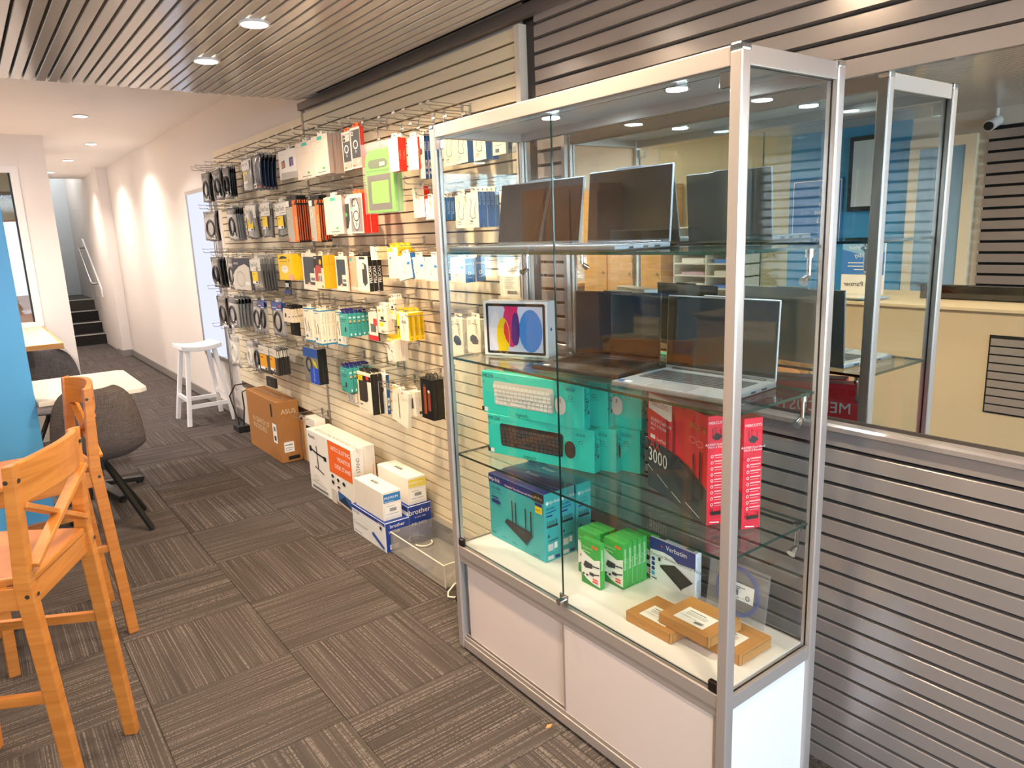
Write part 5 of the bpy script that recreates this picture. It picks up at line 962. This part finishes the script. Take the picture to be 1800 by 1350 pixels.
carton('drum_box', 'dark blue printer drum box on the carpet behind the white one', 'box', 0.33, 2.225, 0.0, 0.468, 2.615, 0.205, {'d': BR, '-x': P('eef0f2', 0.4)},
       [('r', 0, 0.86, 1, 1, BR)], [('t', 0.5, 0.76, 0.030, 'brother', W, 0.5), ('t', 0.5, 0.66, 0.010, 'at your side', W, 0.5), ('t', 0.12, 0.46, 0.018, 'DR-2425', W), ('r', 0.12, 0.08, 0.4, 0.3, P('4f6fb8'))], bevel=0.002)
TN = lambda c: [('r', 0.05, 0.62, 0.97, 0.92, c), ('t', 0.10, 0.74, 0.014, 'PREMIUM', W), ('l', [(0.1, 0.66), (0.6, 0.66)], 0.002, W), ('r', 0.10, 0.12, 0.92, 0.55, P('f7f4ef'))] + [('r', 0.35+0.03*i, 0.30, 0.35+0.03*i+0.016, 0.42, K) for i in range(12)] + [('l', [(0.15, 0.22), (0.8, 0.22)], 0.002, GREYT), ('l', [(0.15, 0.5), (0.6, 0.5)], 0.002, GREYT)]
for lb, c, d in (('white toner box with blue label on top of the drum box', P('2f7fc4'), (0.195, 2.235, 0.1605, 0.300, 2.565, 0.315)), ('white toner box with yellow label behind the blue-labelled one', P('ecd34a'), (0.345, 2.24, 0.2055, 0.455, 2.58, 0.355))):
    carton('toner_box', lb, 'box', *d, {'d': P('efe9df', 0.45)}, [], TN(c), [('e', 0.34+0.06*i, 0.5, 0.02, 0.1, K) for i in range(4)], group='white toner boxes', bevel=0.002)
# acrylic tray
ac = empty('acrylic_tray', (0.335, 1.935, 0), 0, 'empty clear acrylic display tray lying on the carpet by the cabinet', 'tray')
MB().box(-0.13, -0.262, 0.006, 0.14, 0.262, 0.010, ACRYL).build('tray_base', ac)
for d in ((-0.13, -0.262, 0.010, -0.126, 0.262, 0.115), (0.136, -0.262, 0.010, 0.14, 0.262, 0.135), (-0.126, 0.258, 0.010, 0.136, 0.262, 0.120), (-0.126, -0.262, 0.010, 0.136, -0.258, 0.120)): bx('tray_wall', d, ACRYL, ac)
for d in ((-0.131, -0.262, 0.114, -0.125, 0.262, 0.117), (-0.13, -0.263, 0.119, 0.14, -0.257, 0.122), (-0.131, -0.263, 0.006, -0.127, -0.259, 0.117)): bx('tray_rim', d, mat('e8e2d8', 0.1, 0, 0.02, coat=0.8), ac)
MB().tube([(0.335+0.04-0.045*math.cos(t*0.3), 2.165-0.05*math.sin(t*0.3), 0.018) for t in range(11)], 0.004, P('f0e9dc'), 6).build('white_cable')
tag(bpy.data.objects['white_cable'], 'white cable loop lying in the acrylic tray', 'cable')
MB().tube([(0.36, 1.60, 0.10), (0.30, 1.63, 0.06), (0.235, 1.645, 0.03), (0.195, 1.635, 0.010), (0.175, 1.605, 0.006), (0.19, 1.58, 0.006), (0.23, 1.575, 0.006), (0.30, 1.58, 0.008)], 0.0045, P('ece4d6'), 6).build('extension_cable')
tag(bpy.data.objects['extension_cable'], 'cream power cord looped by the cabinet foot', 'cable')
MB().tube([(0.21+0.03*math.cos(t*0.7), 1.54+0.02*math.sin(t*0.7), 0.006+0.004*t/3) for t in range(24)], 0.005, K, 6).build('black_cord')
tag(bpy.data.objects['black_cord'], 'black cord bundle beside the cream cord by the cabinet', 'cable')
# below the far slatwall panel: white skirting unit, boxed item, adapter
lowu = empty('low_cabinet', (0.5, 4.45, 0), 0, 'low white unit with wooden upright below the far slatwall panel', 'cabinet')
bx('panel', (-0.02, -0.86, 0.0, 0.028, 1.05, 0.325), mat('d9cfc2', 0.5), lowu)
bx('upright', (-0.024, -0.42, 0.0, -0.02, -0.375, 0.325), PINE2, lowu); bx('upright', (-0.024, 0.62, 0.0, -0.02, 0.66, 0.325), PINE2, lowu)
bx('ledge', (-0.024, -0.86, 0.312, -0.02, 1.05, 0.328), mat('e4dacb', 0.5), lowu)
carton('cable_carton', 'black and white cable carton leaning beside the panel joint', 'box', 0.36, 3.50, 0.20, 0.435, 3.66, 0.43, {'d': P('ece4d8')}, [('r', 0, 0, 1, 0.74, K), ('o', 0.35, 0.45, 0.16, 0.16, 0.006, W), ('l', [(0.45, 0.3), (0.45, 0.1)], 0.006, W), ('o', 0.75, 0.25, 0.08, 0.06, 0.003, W)], [('r', 0, 0, 1, 0.74, K)])
wd = MB().box(0.36, 3.52, 0.188, 0.49, 3.66, 0.20, STEEL).build('shelf_bracket_plate'); tag(wd, 'thin metal ledge under the black and white cable carton', 'ledge')
pa = carton('power_adapter', 'black power adapter box on the carpet by the white stool', 'adapter', 0.34, 5.20, 0.0, 0.44, 5.36, 0.055, {'d': P('1a1a1a', 0.4)}, bevel=0.004)
MB().tube([(0.38, 5.30, 0.05), (0.36, 5.32, 0.16), (0.34, 5.36, 0.30), (0.38, 5.30, 0.40), (0.45, 5.2, 0.42)], 0.006, K, 6).build('charging_cable')
tag(bpy.data.objects['charging_cable'], 'black cord rising from the adapter behind the stool', 'cable')
MB().tube([(0.41, 5.28, 0.05), (0.42, 5.25, 0.2), (0.43, 5.30, 0.33), (0.47, 5.25, 0.36)], 0.006, K, 6).build('charging_cable')
tag(bpy.data.objects['charging_cable.001'], 'second black cord, nearer the brown monitor carton', 'cable')

# ================================================================== FURNITURE
def bar_chair(label, cx, cy, rz):
    t = empty('bar_chair', (cx, cy, 0), rz, label, 'chair', 'pine bar chairs')
    hw, hd, sh = 0.185, 0.185, 0.745
    for s in (-1, 1):
        pb = MB().prism([(-hd-0.065, 0.0), (-hd-0.025, 0.0), (-hd+0.020, sh-0.02), (-hd-0.005, 1.055), (-hd-0.035, 1.06), (-hd-0.022, sh)], 'y', s*hw-0.016, s*hw+0.016, PINE).build('back_leg', t, None, 0.004, 2)
        for zz in (1.015, sh-0.045):
            MB().cyl((-hd-0.030, s*hw, zz), (-hd-0.036 if zz > 1 else -hd-0.031, s*hw, zz), 0.006, P('2a211a'), n=10).cyl((-hd-0.01, s*(hw+0.0158), zz), (-hd-0.01, s*(hw+0.017), zz), 0.006, P('2a211a'), n=10).build('screw', pb)
        MB().prism([(hd-0.010, 0.0), (hd+0.028, 0.0), (hd+0.012, sh-0.02), (hd-0.028, sh-0.02)], 'y', s*(hw+0.005)-0.017, s*(hw+0.005)+0.017, PINE).build('front_leg', t, None, 0.004, 2)
    # seat
    n = 10; top = []
    ys = MB()
    ys.prism([(-hd-0.015, -hw+0.02), (hd+0.035, -hw-0.035), (hd+0.05, -hw-0.02), (hd+0.05, hw+0.02), (hd+0.035, hw+0.035), (-hd-0.015, hw-0.02)], 'z', sh-0.022, sh, PINE)
    seat = ys.build('seat', t, None, 0.006, 2)
    for z in (0,):
        bx('apron', (-hd, -hw-0.008, sh-0.085, hd, -hw+0.012, sh-0.022), PINE, seat, 0.003); bx('apron', (-hd, hw-0.012, sh-0.085, hd, hw+0.008, sh-0.022), PINE, seat, 0.003)
        bx('apron', (hd-0.012, -hw, sh-0.085, hd+0.008, hw, sh-0.022), PINE, seat, 0.003); bx('apron', (-hd-0.012, -hw, sh-0.085, -hd+0.008, hw, sh-0.022), PINE, seat, 0.003)
    # curved top rail
    rl = MB(); k = 10; pts = []
    for i in range(k+1):
        y = -hw+2*hw*i/k; c = -hd-0.012-0.045*(1-(y/hw)**2)
        for dx, z in ((-0.012, 0.945), (0.010, 0.945), (0.006, 1.055), (-0.016, 1.055)): pts.append((c+dx, y, z+0.012*(1-(y/hw)**2)))
    fs = [tuple(range(3, -1, -1)), tuple(range(4*k, 4*k+4))]
    for i in range(k):
        for j in range(4): fs.append((4*i+j, 4*i+(j+1) % 4, 4*i+4+(j+1) % 4, 4*i+4+j))
    rl.add(pts, fs, PINE); rl.build('top_rail', t, None, 0.004, 2)
    MB().bar((-hd-0.012, -hw+0.01, sh+0.03), (-hd-0.022, hw-0.01, 0.945), 0.016, 0.032, PINE, (1, 0, 0)).build('cross_bar', t, None, 0.002, 1)
    MB().bar((-hd-0.024, hw-0.01, sh+0.03), (-hd-0.034, -hw+0.01, 0.945), 0.016, 0.032, PINE, (1, 0, 0)).build('cross_bar', t, None, 0.002, 1)
    bx('stretcher', (hd-0.004, -hw, 0.24, hd+0.02, hw, 0.275), PINE, t, 0.003)
    for s in (-1, 1): bx('stretcher', (-hd-0.02, s*hw-0.010, 0.40-0.02*s, hd, s*hw+0.010, 0.43-0.02*s), PINE, t, 0.003)
    return t
bar_chair('pine bar chair with crossed back in the left foreground', -1.405, 1.482, math.radians(151.9))
bar_chair('pine bar chair behind the foreground one, seen edge on', -1.235, 2.41, math.radians(185.5))

def bucket_chair(label, cx, cy, rz):
    t = empty('upholstered_chair', (cx, cy, 0), rz, label, 'chair', 'grey upholstered chairs')   # faces local +y
    prof = [(0.24, 0.455, 0.205), (0.20, 0.468, 0.225), (0.08, 0.455, 0.24), (-0.06, 0.44, 0.245), (-0.15, 0.45, 0.245), (-0.195, 0.50, 0.24), (-0.215, 0.58, 0.235), (-0.228, 0.68, 0.225), (-0.238, 0.77, 0.20), (-0.243, 0.83, 0.165), (-0.245, 0.862, 0.11)]
    nx = 12; front = []; back = []; off = 0.03
    for i, (y, z, hw) in enumerate(prof):
        y0, z0, _ = prof[max(0, i-1)]; y1, z1, _ = prof[min(len(prof)-1, i+1)]
        dv = Vector((0, y1-y0, z1-z0)).normalized(); nv = Vector((0, dv.z, -dv.y))   # towards the sitter: +y / +z side
        if nv.z < 0 and abs(nv.y) < 0.5: nv = -nv
        for j in range(nx+1):
            u = -1+2*j/nx; wrap = (abs(u)**2.5)*(0.075 if i > 3 else 0.05)
            p = Vector((hw*u*(1-0.04*u*u), y, z)) + nv*wrap
            e = max(0.15, 1-abs(u)**6)*(0.35 if i in (0, len(prof)-1) else 1)
            front.append(p+nv*off*0.5*e); back.append(p-nv*off*0.5*e)
    m = len(prof); g = nx+1; F_ = []; nb = len(front)
    for i in range(m-1):
        for j in range(nx):
            a, b, c, d = i*g+j, i*g+j+1, (i+1)*g+j+1, (i+1)*g+j
            F_.append((a, b, c, d)); F_.append((nb+d, nb+c, nb+b, nb+a))
    for i in range(m-1):
        F_.append((i*g, (i+1)*g, nb+(i+1)*g, nb+i*g)); F_.append((nb+i*g+nx, nb+(i+1)*g+nx, (i+1)*g+nx, i*g+nx))
    for j in range(nx):
        F_.append((j+1, j, nb+j, nb+j+1)); F_.append(((m-1)*g+j, (m-1)*g+j+1, nb+(m-1)*g+j+1, nb+(m-1)*g+j))
    sh = MB().add(front+back, F_, FABRIC, True).build('shell', t)
    sm = sh.modifiers.new('subdivision', 'SUBSURF'); sm.levels = 1; sm.render_levels = 1
    MB().cyl((0, 0, 0.36), (0, 0, 0.44), 0.035, BLACK, n=16).build('column', t)
    for a in (45, 135, 225, 315):
        c, s = math.cos(math.radians(a)), math.sin(math.radians(a))
        MB().bar((0.02*c, 0.02*s, 0.40), (0.27*c, 0.27*s, 0.008), 0.028, 0.018, BLACK).build('leg', t)
    return t
bucket_chair('dark grey upholstered chair at the near side of the white table', -0.865, 3.60, math.radians(-4))
bucket_chair('dark grey upholstered chair beyond the white table', -0.97, 5.20, math.radians(172))
tb = empty('white_table', (-0.83, 4.30, 0), 0, 'white square-cornered table top on a black pedestal beside the blue partition', 'table')
MB().prism([(-0.27, -0.43), (0.26, -0.43), (0.30, -0.39), (0.30, 0.39), (0.26, 0.43), (-0.27, 0.43)], 'z', 0.715, 0.742, mat('efe8dd', 0.2, 0, 0.01, 3)).build('table_top', tb, None, 0.003, 2)
MB().cyl((0, 0, 0.05), (0, 0, 0.715), 0.035, BLACK, n=16).build('pedestal', tb)
for a in (20, 110, 200, 290):
    c, s = math.cos(math.radians(a)), math.sin(math.radians(a))
    pr = MB().bar((0.02*c, 0.02*s, 0.075), (0.29*c, 0.29*s, 0.028), 0.06, 0.03, BLACK).build('foot', tb, None, 0.006, 2)
    MB().cyl((0.27*c, 0.27*s, 0.0), (0.27*c, 0.27*s, 0.02), 0.022, BLACK, n=12).build('glide', pr)
wt = empty('window_counter', (-1.6, 6.85, 0), 0, 'pale counter with a wooden edge under the left window', 'counter')
bx('counter_top', (-1.4, -0.80, 0.80, 0.83, 0.93, 0.83), mat('e6cdb4', 0.4), wt); bx('wood_edge', (-1.4, -0.825, 0.785, 0.85, -0.80, 0.832), PINE2, wt); bx('wood_edge', (0.83, -0.80, 0.785, 0.85, 0.93, 0.832), PINE2, wt)
bx('counter_base', (-1.35, -0.70, 0.0, 0.76, 0.92, 0.80), mat('d9cbb8', 0.5), wt)
bp_ = empty('blue_partition', (-1.5, 3.99, 0), 0, 'bright blue freestanding partition panel at the left edge', 'partition')
MB().box(-0.45, -0.02, 0.0, 0.393, 0.02, 1.95, mat('58ace6', 0.45, 0, 0.03, 3)).build('panel', bp_, None, 0.003, 2)
MB().box(-0.45, -0.12, 0.0, -0.40, 0.12, 0.03, STEEL).build('foot_plate', bp_)
# white wooden stool
st = empty('bar_stool', (0.27, 5.965, 0), 0, 'white wooden saddle-seat stool standing by the corridor wall', 'stool')
sp = []; k = 8
sm_ = MB(); pts = []
for i in range(k+1):
    y = -0.21+0.42*i/k; dz = 0.022*(abs(y)/0.21)**2
    for x, z in ((-0.15, 0.655), (0.15, 0.655), (0.15, 0.695), (-0.15, 0.695)): pts.append((x, y, z+dz))
fs = [tuple(range(3, -1, -1)), tuple(range(4*k, 4*k+4))]
for i in range(k):
    for j in range(4): fs.append((4*i+j, 4*i+(j+1) % 4, 4*i+4+(j+1) % 4, 4*i+4+j))
WP = mat('f1eeee', 0.35, 0, 0.01, 3)
sm_.add([(p[1]*0.82, p[0]*1.15, p[2]) for p in pts], [tuple(reversed(f)) for f in fs], WP).build('seat', st, None, 0.006, 2)
for sx in (-1, 1):
    for sy in (-1, 1):
        MB().bar((0.115*sx, 0.12*sy, 0.66), (0.195*sx, 0.215*sy, 0.0), 0.036, 0.036, WP, (1, 0, 0)).build('leg', st, None, 0.003, 1)
for sy in (-1, 1): MB().bar((-0.175, 0.19*sy, 0.17), (0.175, 0.19*sy, 0.17), 0.02, 0.035, WP).build('rung', st)
for sx in (-1, 1): MB().bar((0.168*sx, -0.18, 0.23), (0.168*sx, 0.18, 0.23), 0.02, 0.035, WP).build('rung', st)
# small leaf scrap on the carpet
lf = MB().add([(0, 0, 0.002), (0.012, 0.006, 0.005), (0.03, 0, 0.003), (0.014, -0.008, 0.002)], [(0, 3, 2, 1)], mat('c98a4e', 0.7)).build('leaf_scrap', None, (-0.045, 0.66, 0.0)); tag(lf, 'tiny dry leaf scrap on the carpet by the cabinet', 'leaf')

# ================================================================== COUNTER SIDE OF THE SHOP (seen in the mirror)
ct = empty('service_counter', (-2.3, -0.9, 0), 0, 'cream service counter reflected in the mirror', 'counter')
CRM = mat('c6b497', 0.5, 0, 0.02, 3)
bx('front_panel', (0.34, -2.3, 0.0, 0.40, 2.55, 1.085), CRM, ct); bx('top', (-0.4, -2.32, 1.085, 0.42, 2.57, 1.10), mat('cdbd9f', 0.4), ct); bx('end_panel', (-0.35, 2.50, 0.0, 0.34, 2.55, 1.085), CRM, ct)
for i in range(9):
    bx('louvre', (0.392, 0.1, 0.56+0.044*i, 0.412, 1.42, 0.596+0.044*i), GREYS, ct)
bx('louvre_backing', (0.398, 0.09, 0.55, 0.404, 1.43, 0.965), DARKGAP, ct)
mon = empty('monitor', (-2.25, 0.5, 1.10), 0, 'long black monitor lying low on the counter in the mirror', 'monitor')
MB().box(-0.03, -0.6, 0.0, 0.0, 0.55, 0.085, mat('141416', 0.3)).build('case', mon, None, 0.004, 2); MB().box(0.0, -0.58, 0.01, 0.002, 0.53, 0.075, SCREEN).build('screen', mon)
pr = empty('printer', (-2.55, 0.35, 1.10), 0, 'white desktop printer at the right edge of the mirrored counter', 'printer')
MB().box(-0.15, -0.2, 0.0, 0.15, 0.2, 0.10, mat('dcdcd8', 0.4)).build('body', pr, None, 0.01, 2); MB().box(-0.12, -0.17, 0.10, 0.12, 0.17, 0.18, mat('3a3a3c', 0.4)).build('lid', pr, None, 0.01, 2); MB().box(0.15, -0.14, 0.03, 0.22, 0.14, 0.04, mat('c5c5c0', 0.4)).build('tray', pr)
for i, y in enumerate((1.35, 1.32, 1.37)):
    b = MB().box(-0.10, -0.14, 0, 0.10, 0.14, 0.007, [P('e9e6df'), P('8fb2d8'), P('d9d4c8')][i]).build('brochure', None, (-2.05+0.01*i, y, 1.1005+0.008*i)); b.rotation_euler = (0, 0, 0.2*i-0.2); tag(b, ['bottom brochure of the pile on the mirrored counter', 'middle brochure of the pile on the mirrored counter', 'top brochure of the pile on the mirrored counter'][i], 'brochure', 'brochures on the counter')
ps = empty('poster_stand', (-2.35, 1.46, 1.10), 0, 'blue and white countertop poster, its lettering reversed in the mirror', 'sign')
MB().box(-0.006, -0.14, 0, 0.006, 0.14, 0.36, W).build('board', ps); MB().marks((0.007, -0.14, 0.0), (0, 0.28, 0), (0, 0, 0.36), [('r', 0.0, 0.35, 1, 1, P('3f7fd0')), ('p', [(0.0, 0.75), (0, 1), (1, 1), (1, 0.8), (0.5, 0.7)], P('8fc3ec')), ('t', 0.5, 0.80, 0.03, 'before your', W, 0.5), ('t', 0.5, 0.66, 0.03, 'holiday', W, 0.5), ('l', [(0.15, 0.56), (0.85, 0.56)], 0.006, W), ('l', [(0.15, 0.50), (0.85, 0.50)], 0.006, W), ('l', [(0.15, 0.44), (0.7, 0.44)], 0.006, W), ('t', 0.5, 0.14, 0.032, 'Avast Partner', K, 0.5)]).build('poster_print', ps)
fr = empty('notice_board', (-4.37, 2.52, 1.65), 0, 'black framed board on the blue wall in the mirror', 'picture frame')
MB().box(-0.012, -0.16, 0, 0.03, 0.16, 0.66, BLACK).build('frame', fr, None, 0.004, 1); bx('sheet', (0.03, -0.12, 0.04, 0.033, 0.12, 0.62), P('c9d6dc'), fr)
bs = MB().box(-0.006, -0.26, 0, 0.006, 0.26, 0.62, P('2f7cc0')).build('blue_sign', None, (-4.375, 3.0, 1.35)); tag(bs, 'blue notice with white lettering on the mirrored wall', 'sign')
MB().marks((0.0065, -0.26, 0), (0, 0.52, 0), (0, 0, 0.62), [('l', [(0.03, 0.03), (0.97, 0.03), (0.97, 0.97), (0.03, 0.97), (0.03, 0.03)], 0.006, W)]+[('t', 0.1, 0.85-0.13*i, 0.035, s, W) for i, s in enumerate(('SCREEN', 'REPAIRS', 'from $45', '10-30 MINS', 'OPEN 9-5'))]).build('lettering', bs)
cc = empty('security_camera', (-4.36, 1.50, 2.28), 0, 'small white security camera on the mirrored wall', 'camera')
MB().cyl((-0.02, 0, 0.02), (0.14, 0.0, -0.03), 0.042, WHITEP, n=20).build('housing', cc); MB().cyl((0.14, 0, -0.03), (0.148, 0, -0.033), 0.034, K, n=20).build('lens', cc); MB().cyl((0, 0, 0.03), (0, 0, 0.11), 0.016, WHITEP, n=10).build('mount', cc)
cu = empty('tall_cupboard', (-4.2, 5.2, 0), 0, 'tall orange pine cupboard against the mirrored back wall', 'cupboard')
bx('body', (-0.18, -0.55, 0.0, 0.16, 0.75, 2.05), PINE2, cu)
for y0 in (-0.54, -0.10, 0.34): d = bx('door', (0.16, y0, 0.05, 0.18, y0+0.40, 2.0), PINE2, cu, 0.003); MB().cyl((0.18, y0+0.05, 1.05), (0.21, y0+0.05, 1.05), 0.012, STEEL).build('knob', d)
sf = empty('shelf_unit', (-4.2, 4.05, 0), 0, 'pale pigeonhole shelf unit with papers against the mirrored wall', 'shelf')
for i in range(6): bx('shelf', (-0.18, -0.45, 0.9+0.13*i, 0.15, 0.45, 0.915+0.13*i), P('e3dccb'), sf)
for y in (-0.45, 0.0, 0.44): bx('divider', (-0.18, y, 0.0, 0.15, y+0.012, 1.56), P('e3dccb'), sf)
for i in range(8):
    b = MB().box(-0.12, -0.15, 0, 0.12, 0.15, 0.03+0.01*(i % 3), [P('3f7cc8'), P('efe9dd'), P('d8cfbf'), P('c9a2b0')][i % 4]).build('paper_stack', None, (-4.18, 3.80+0.44*(i % 2), 0.916+0.13*(i//2)))
    tag(b, 'paper stack on the %s pigeonhole shelf from below, %s column' % (ORD[i//2+1], ['nearer', 'farther'][i % 2]), 'papers', 'papers in the pigeonholes')
bt = empty('workbench', (-4.0, 6.75, 0), 0, 'long timber workbench along the mirrored back wall', 'bench')
bx('bench_top', (-0.35, -0.7, 0.86, 0.35, 0.9, 0.90), PINE2, bt)
for dx in (-0.3, 0.3):
    for dy in (-0.65, 0.85): bx('leg', (dx-0.03, dy-0.03, 0, dx+0.03, dy+0.03, 0.86), PINE2, bt)
# plants at the shopfront
def plant(label, x, y, h, n, sp, seed):
    rnd = random.Random(seed); t = empty('potted_plant', (x, y, 0), 0, label, 'plant', 'plants by the shopfront')
    MB().cyl((0, 0, 0), (0, 0, 0.30), 0.13, mat('4a4642', 0.6), 0.17, n=20).build('pot', t)
    MB().cyl((0, 0, 0.28), (0, 0, h*0.8), 0.02, WALNUT, 0.008, n=8).build('stem', t)
    lm = MB(); g = mat('2f4a26', 0.5, 0, 0.3, 6)
    for i in range(n):
        a = rnd.uniform(0, 2*PI); z = rnd.uniform(0.4, h); r = sp*rnd.uniform(0.2, 1)*(1-0.5*z/h); l = rnd.uniform(0.10, 0.2); w = l*0.35
        p = Vector((r*math.cos(a), r*math.sin(a), z)); d = Vector((math.cos(a+rnd.uniform(-.6, .6)), math.sin(a+rnd.uniform(-.6, .6)), rnd.uniform(-0.5, 0.5))).normalized(); s = d.cross(Vector((0, 0, 1))).normalized(); q = s.cross(d)
        lm.add([p, p+d*l*0.5+s*w*0.5+q*0.01, p+d*l-q*0.03, p+d*l*0.5-s*w*0.5+q*0.01], [(0, 1, 2), (0, 2, 3)], g)
    o = lm.build('foliage', t); o['kind'] = 'stuff'
plant('tall leafy plant by the shopfront, nearer the mirror wall', -0.75, -3.1, 1.9, 420, 0.30, 3)
plant('leafy plant by the shopfront, farther from the mirror wall', -3.4, -3.1, 1.5, 300, 0.34, 5)
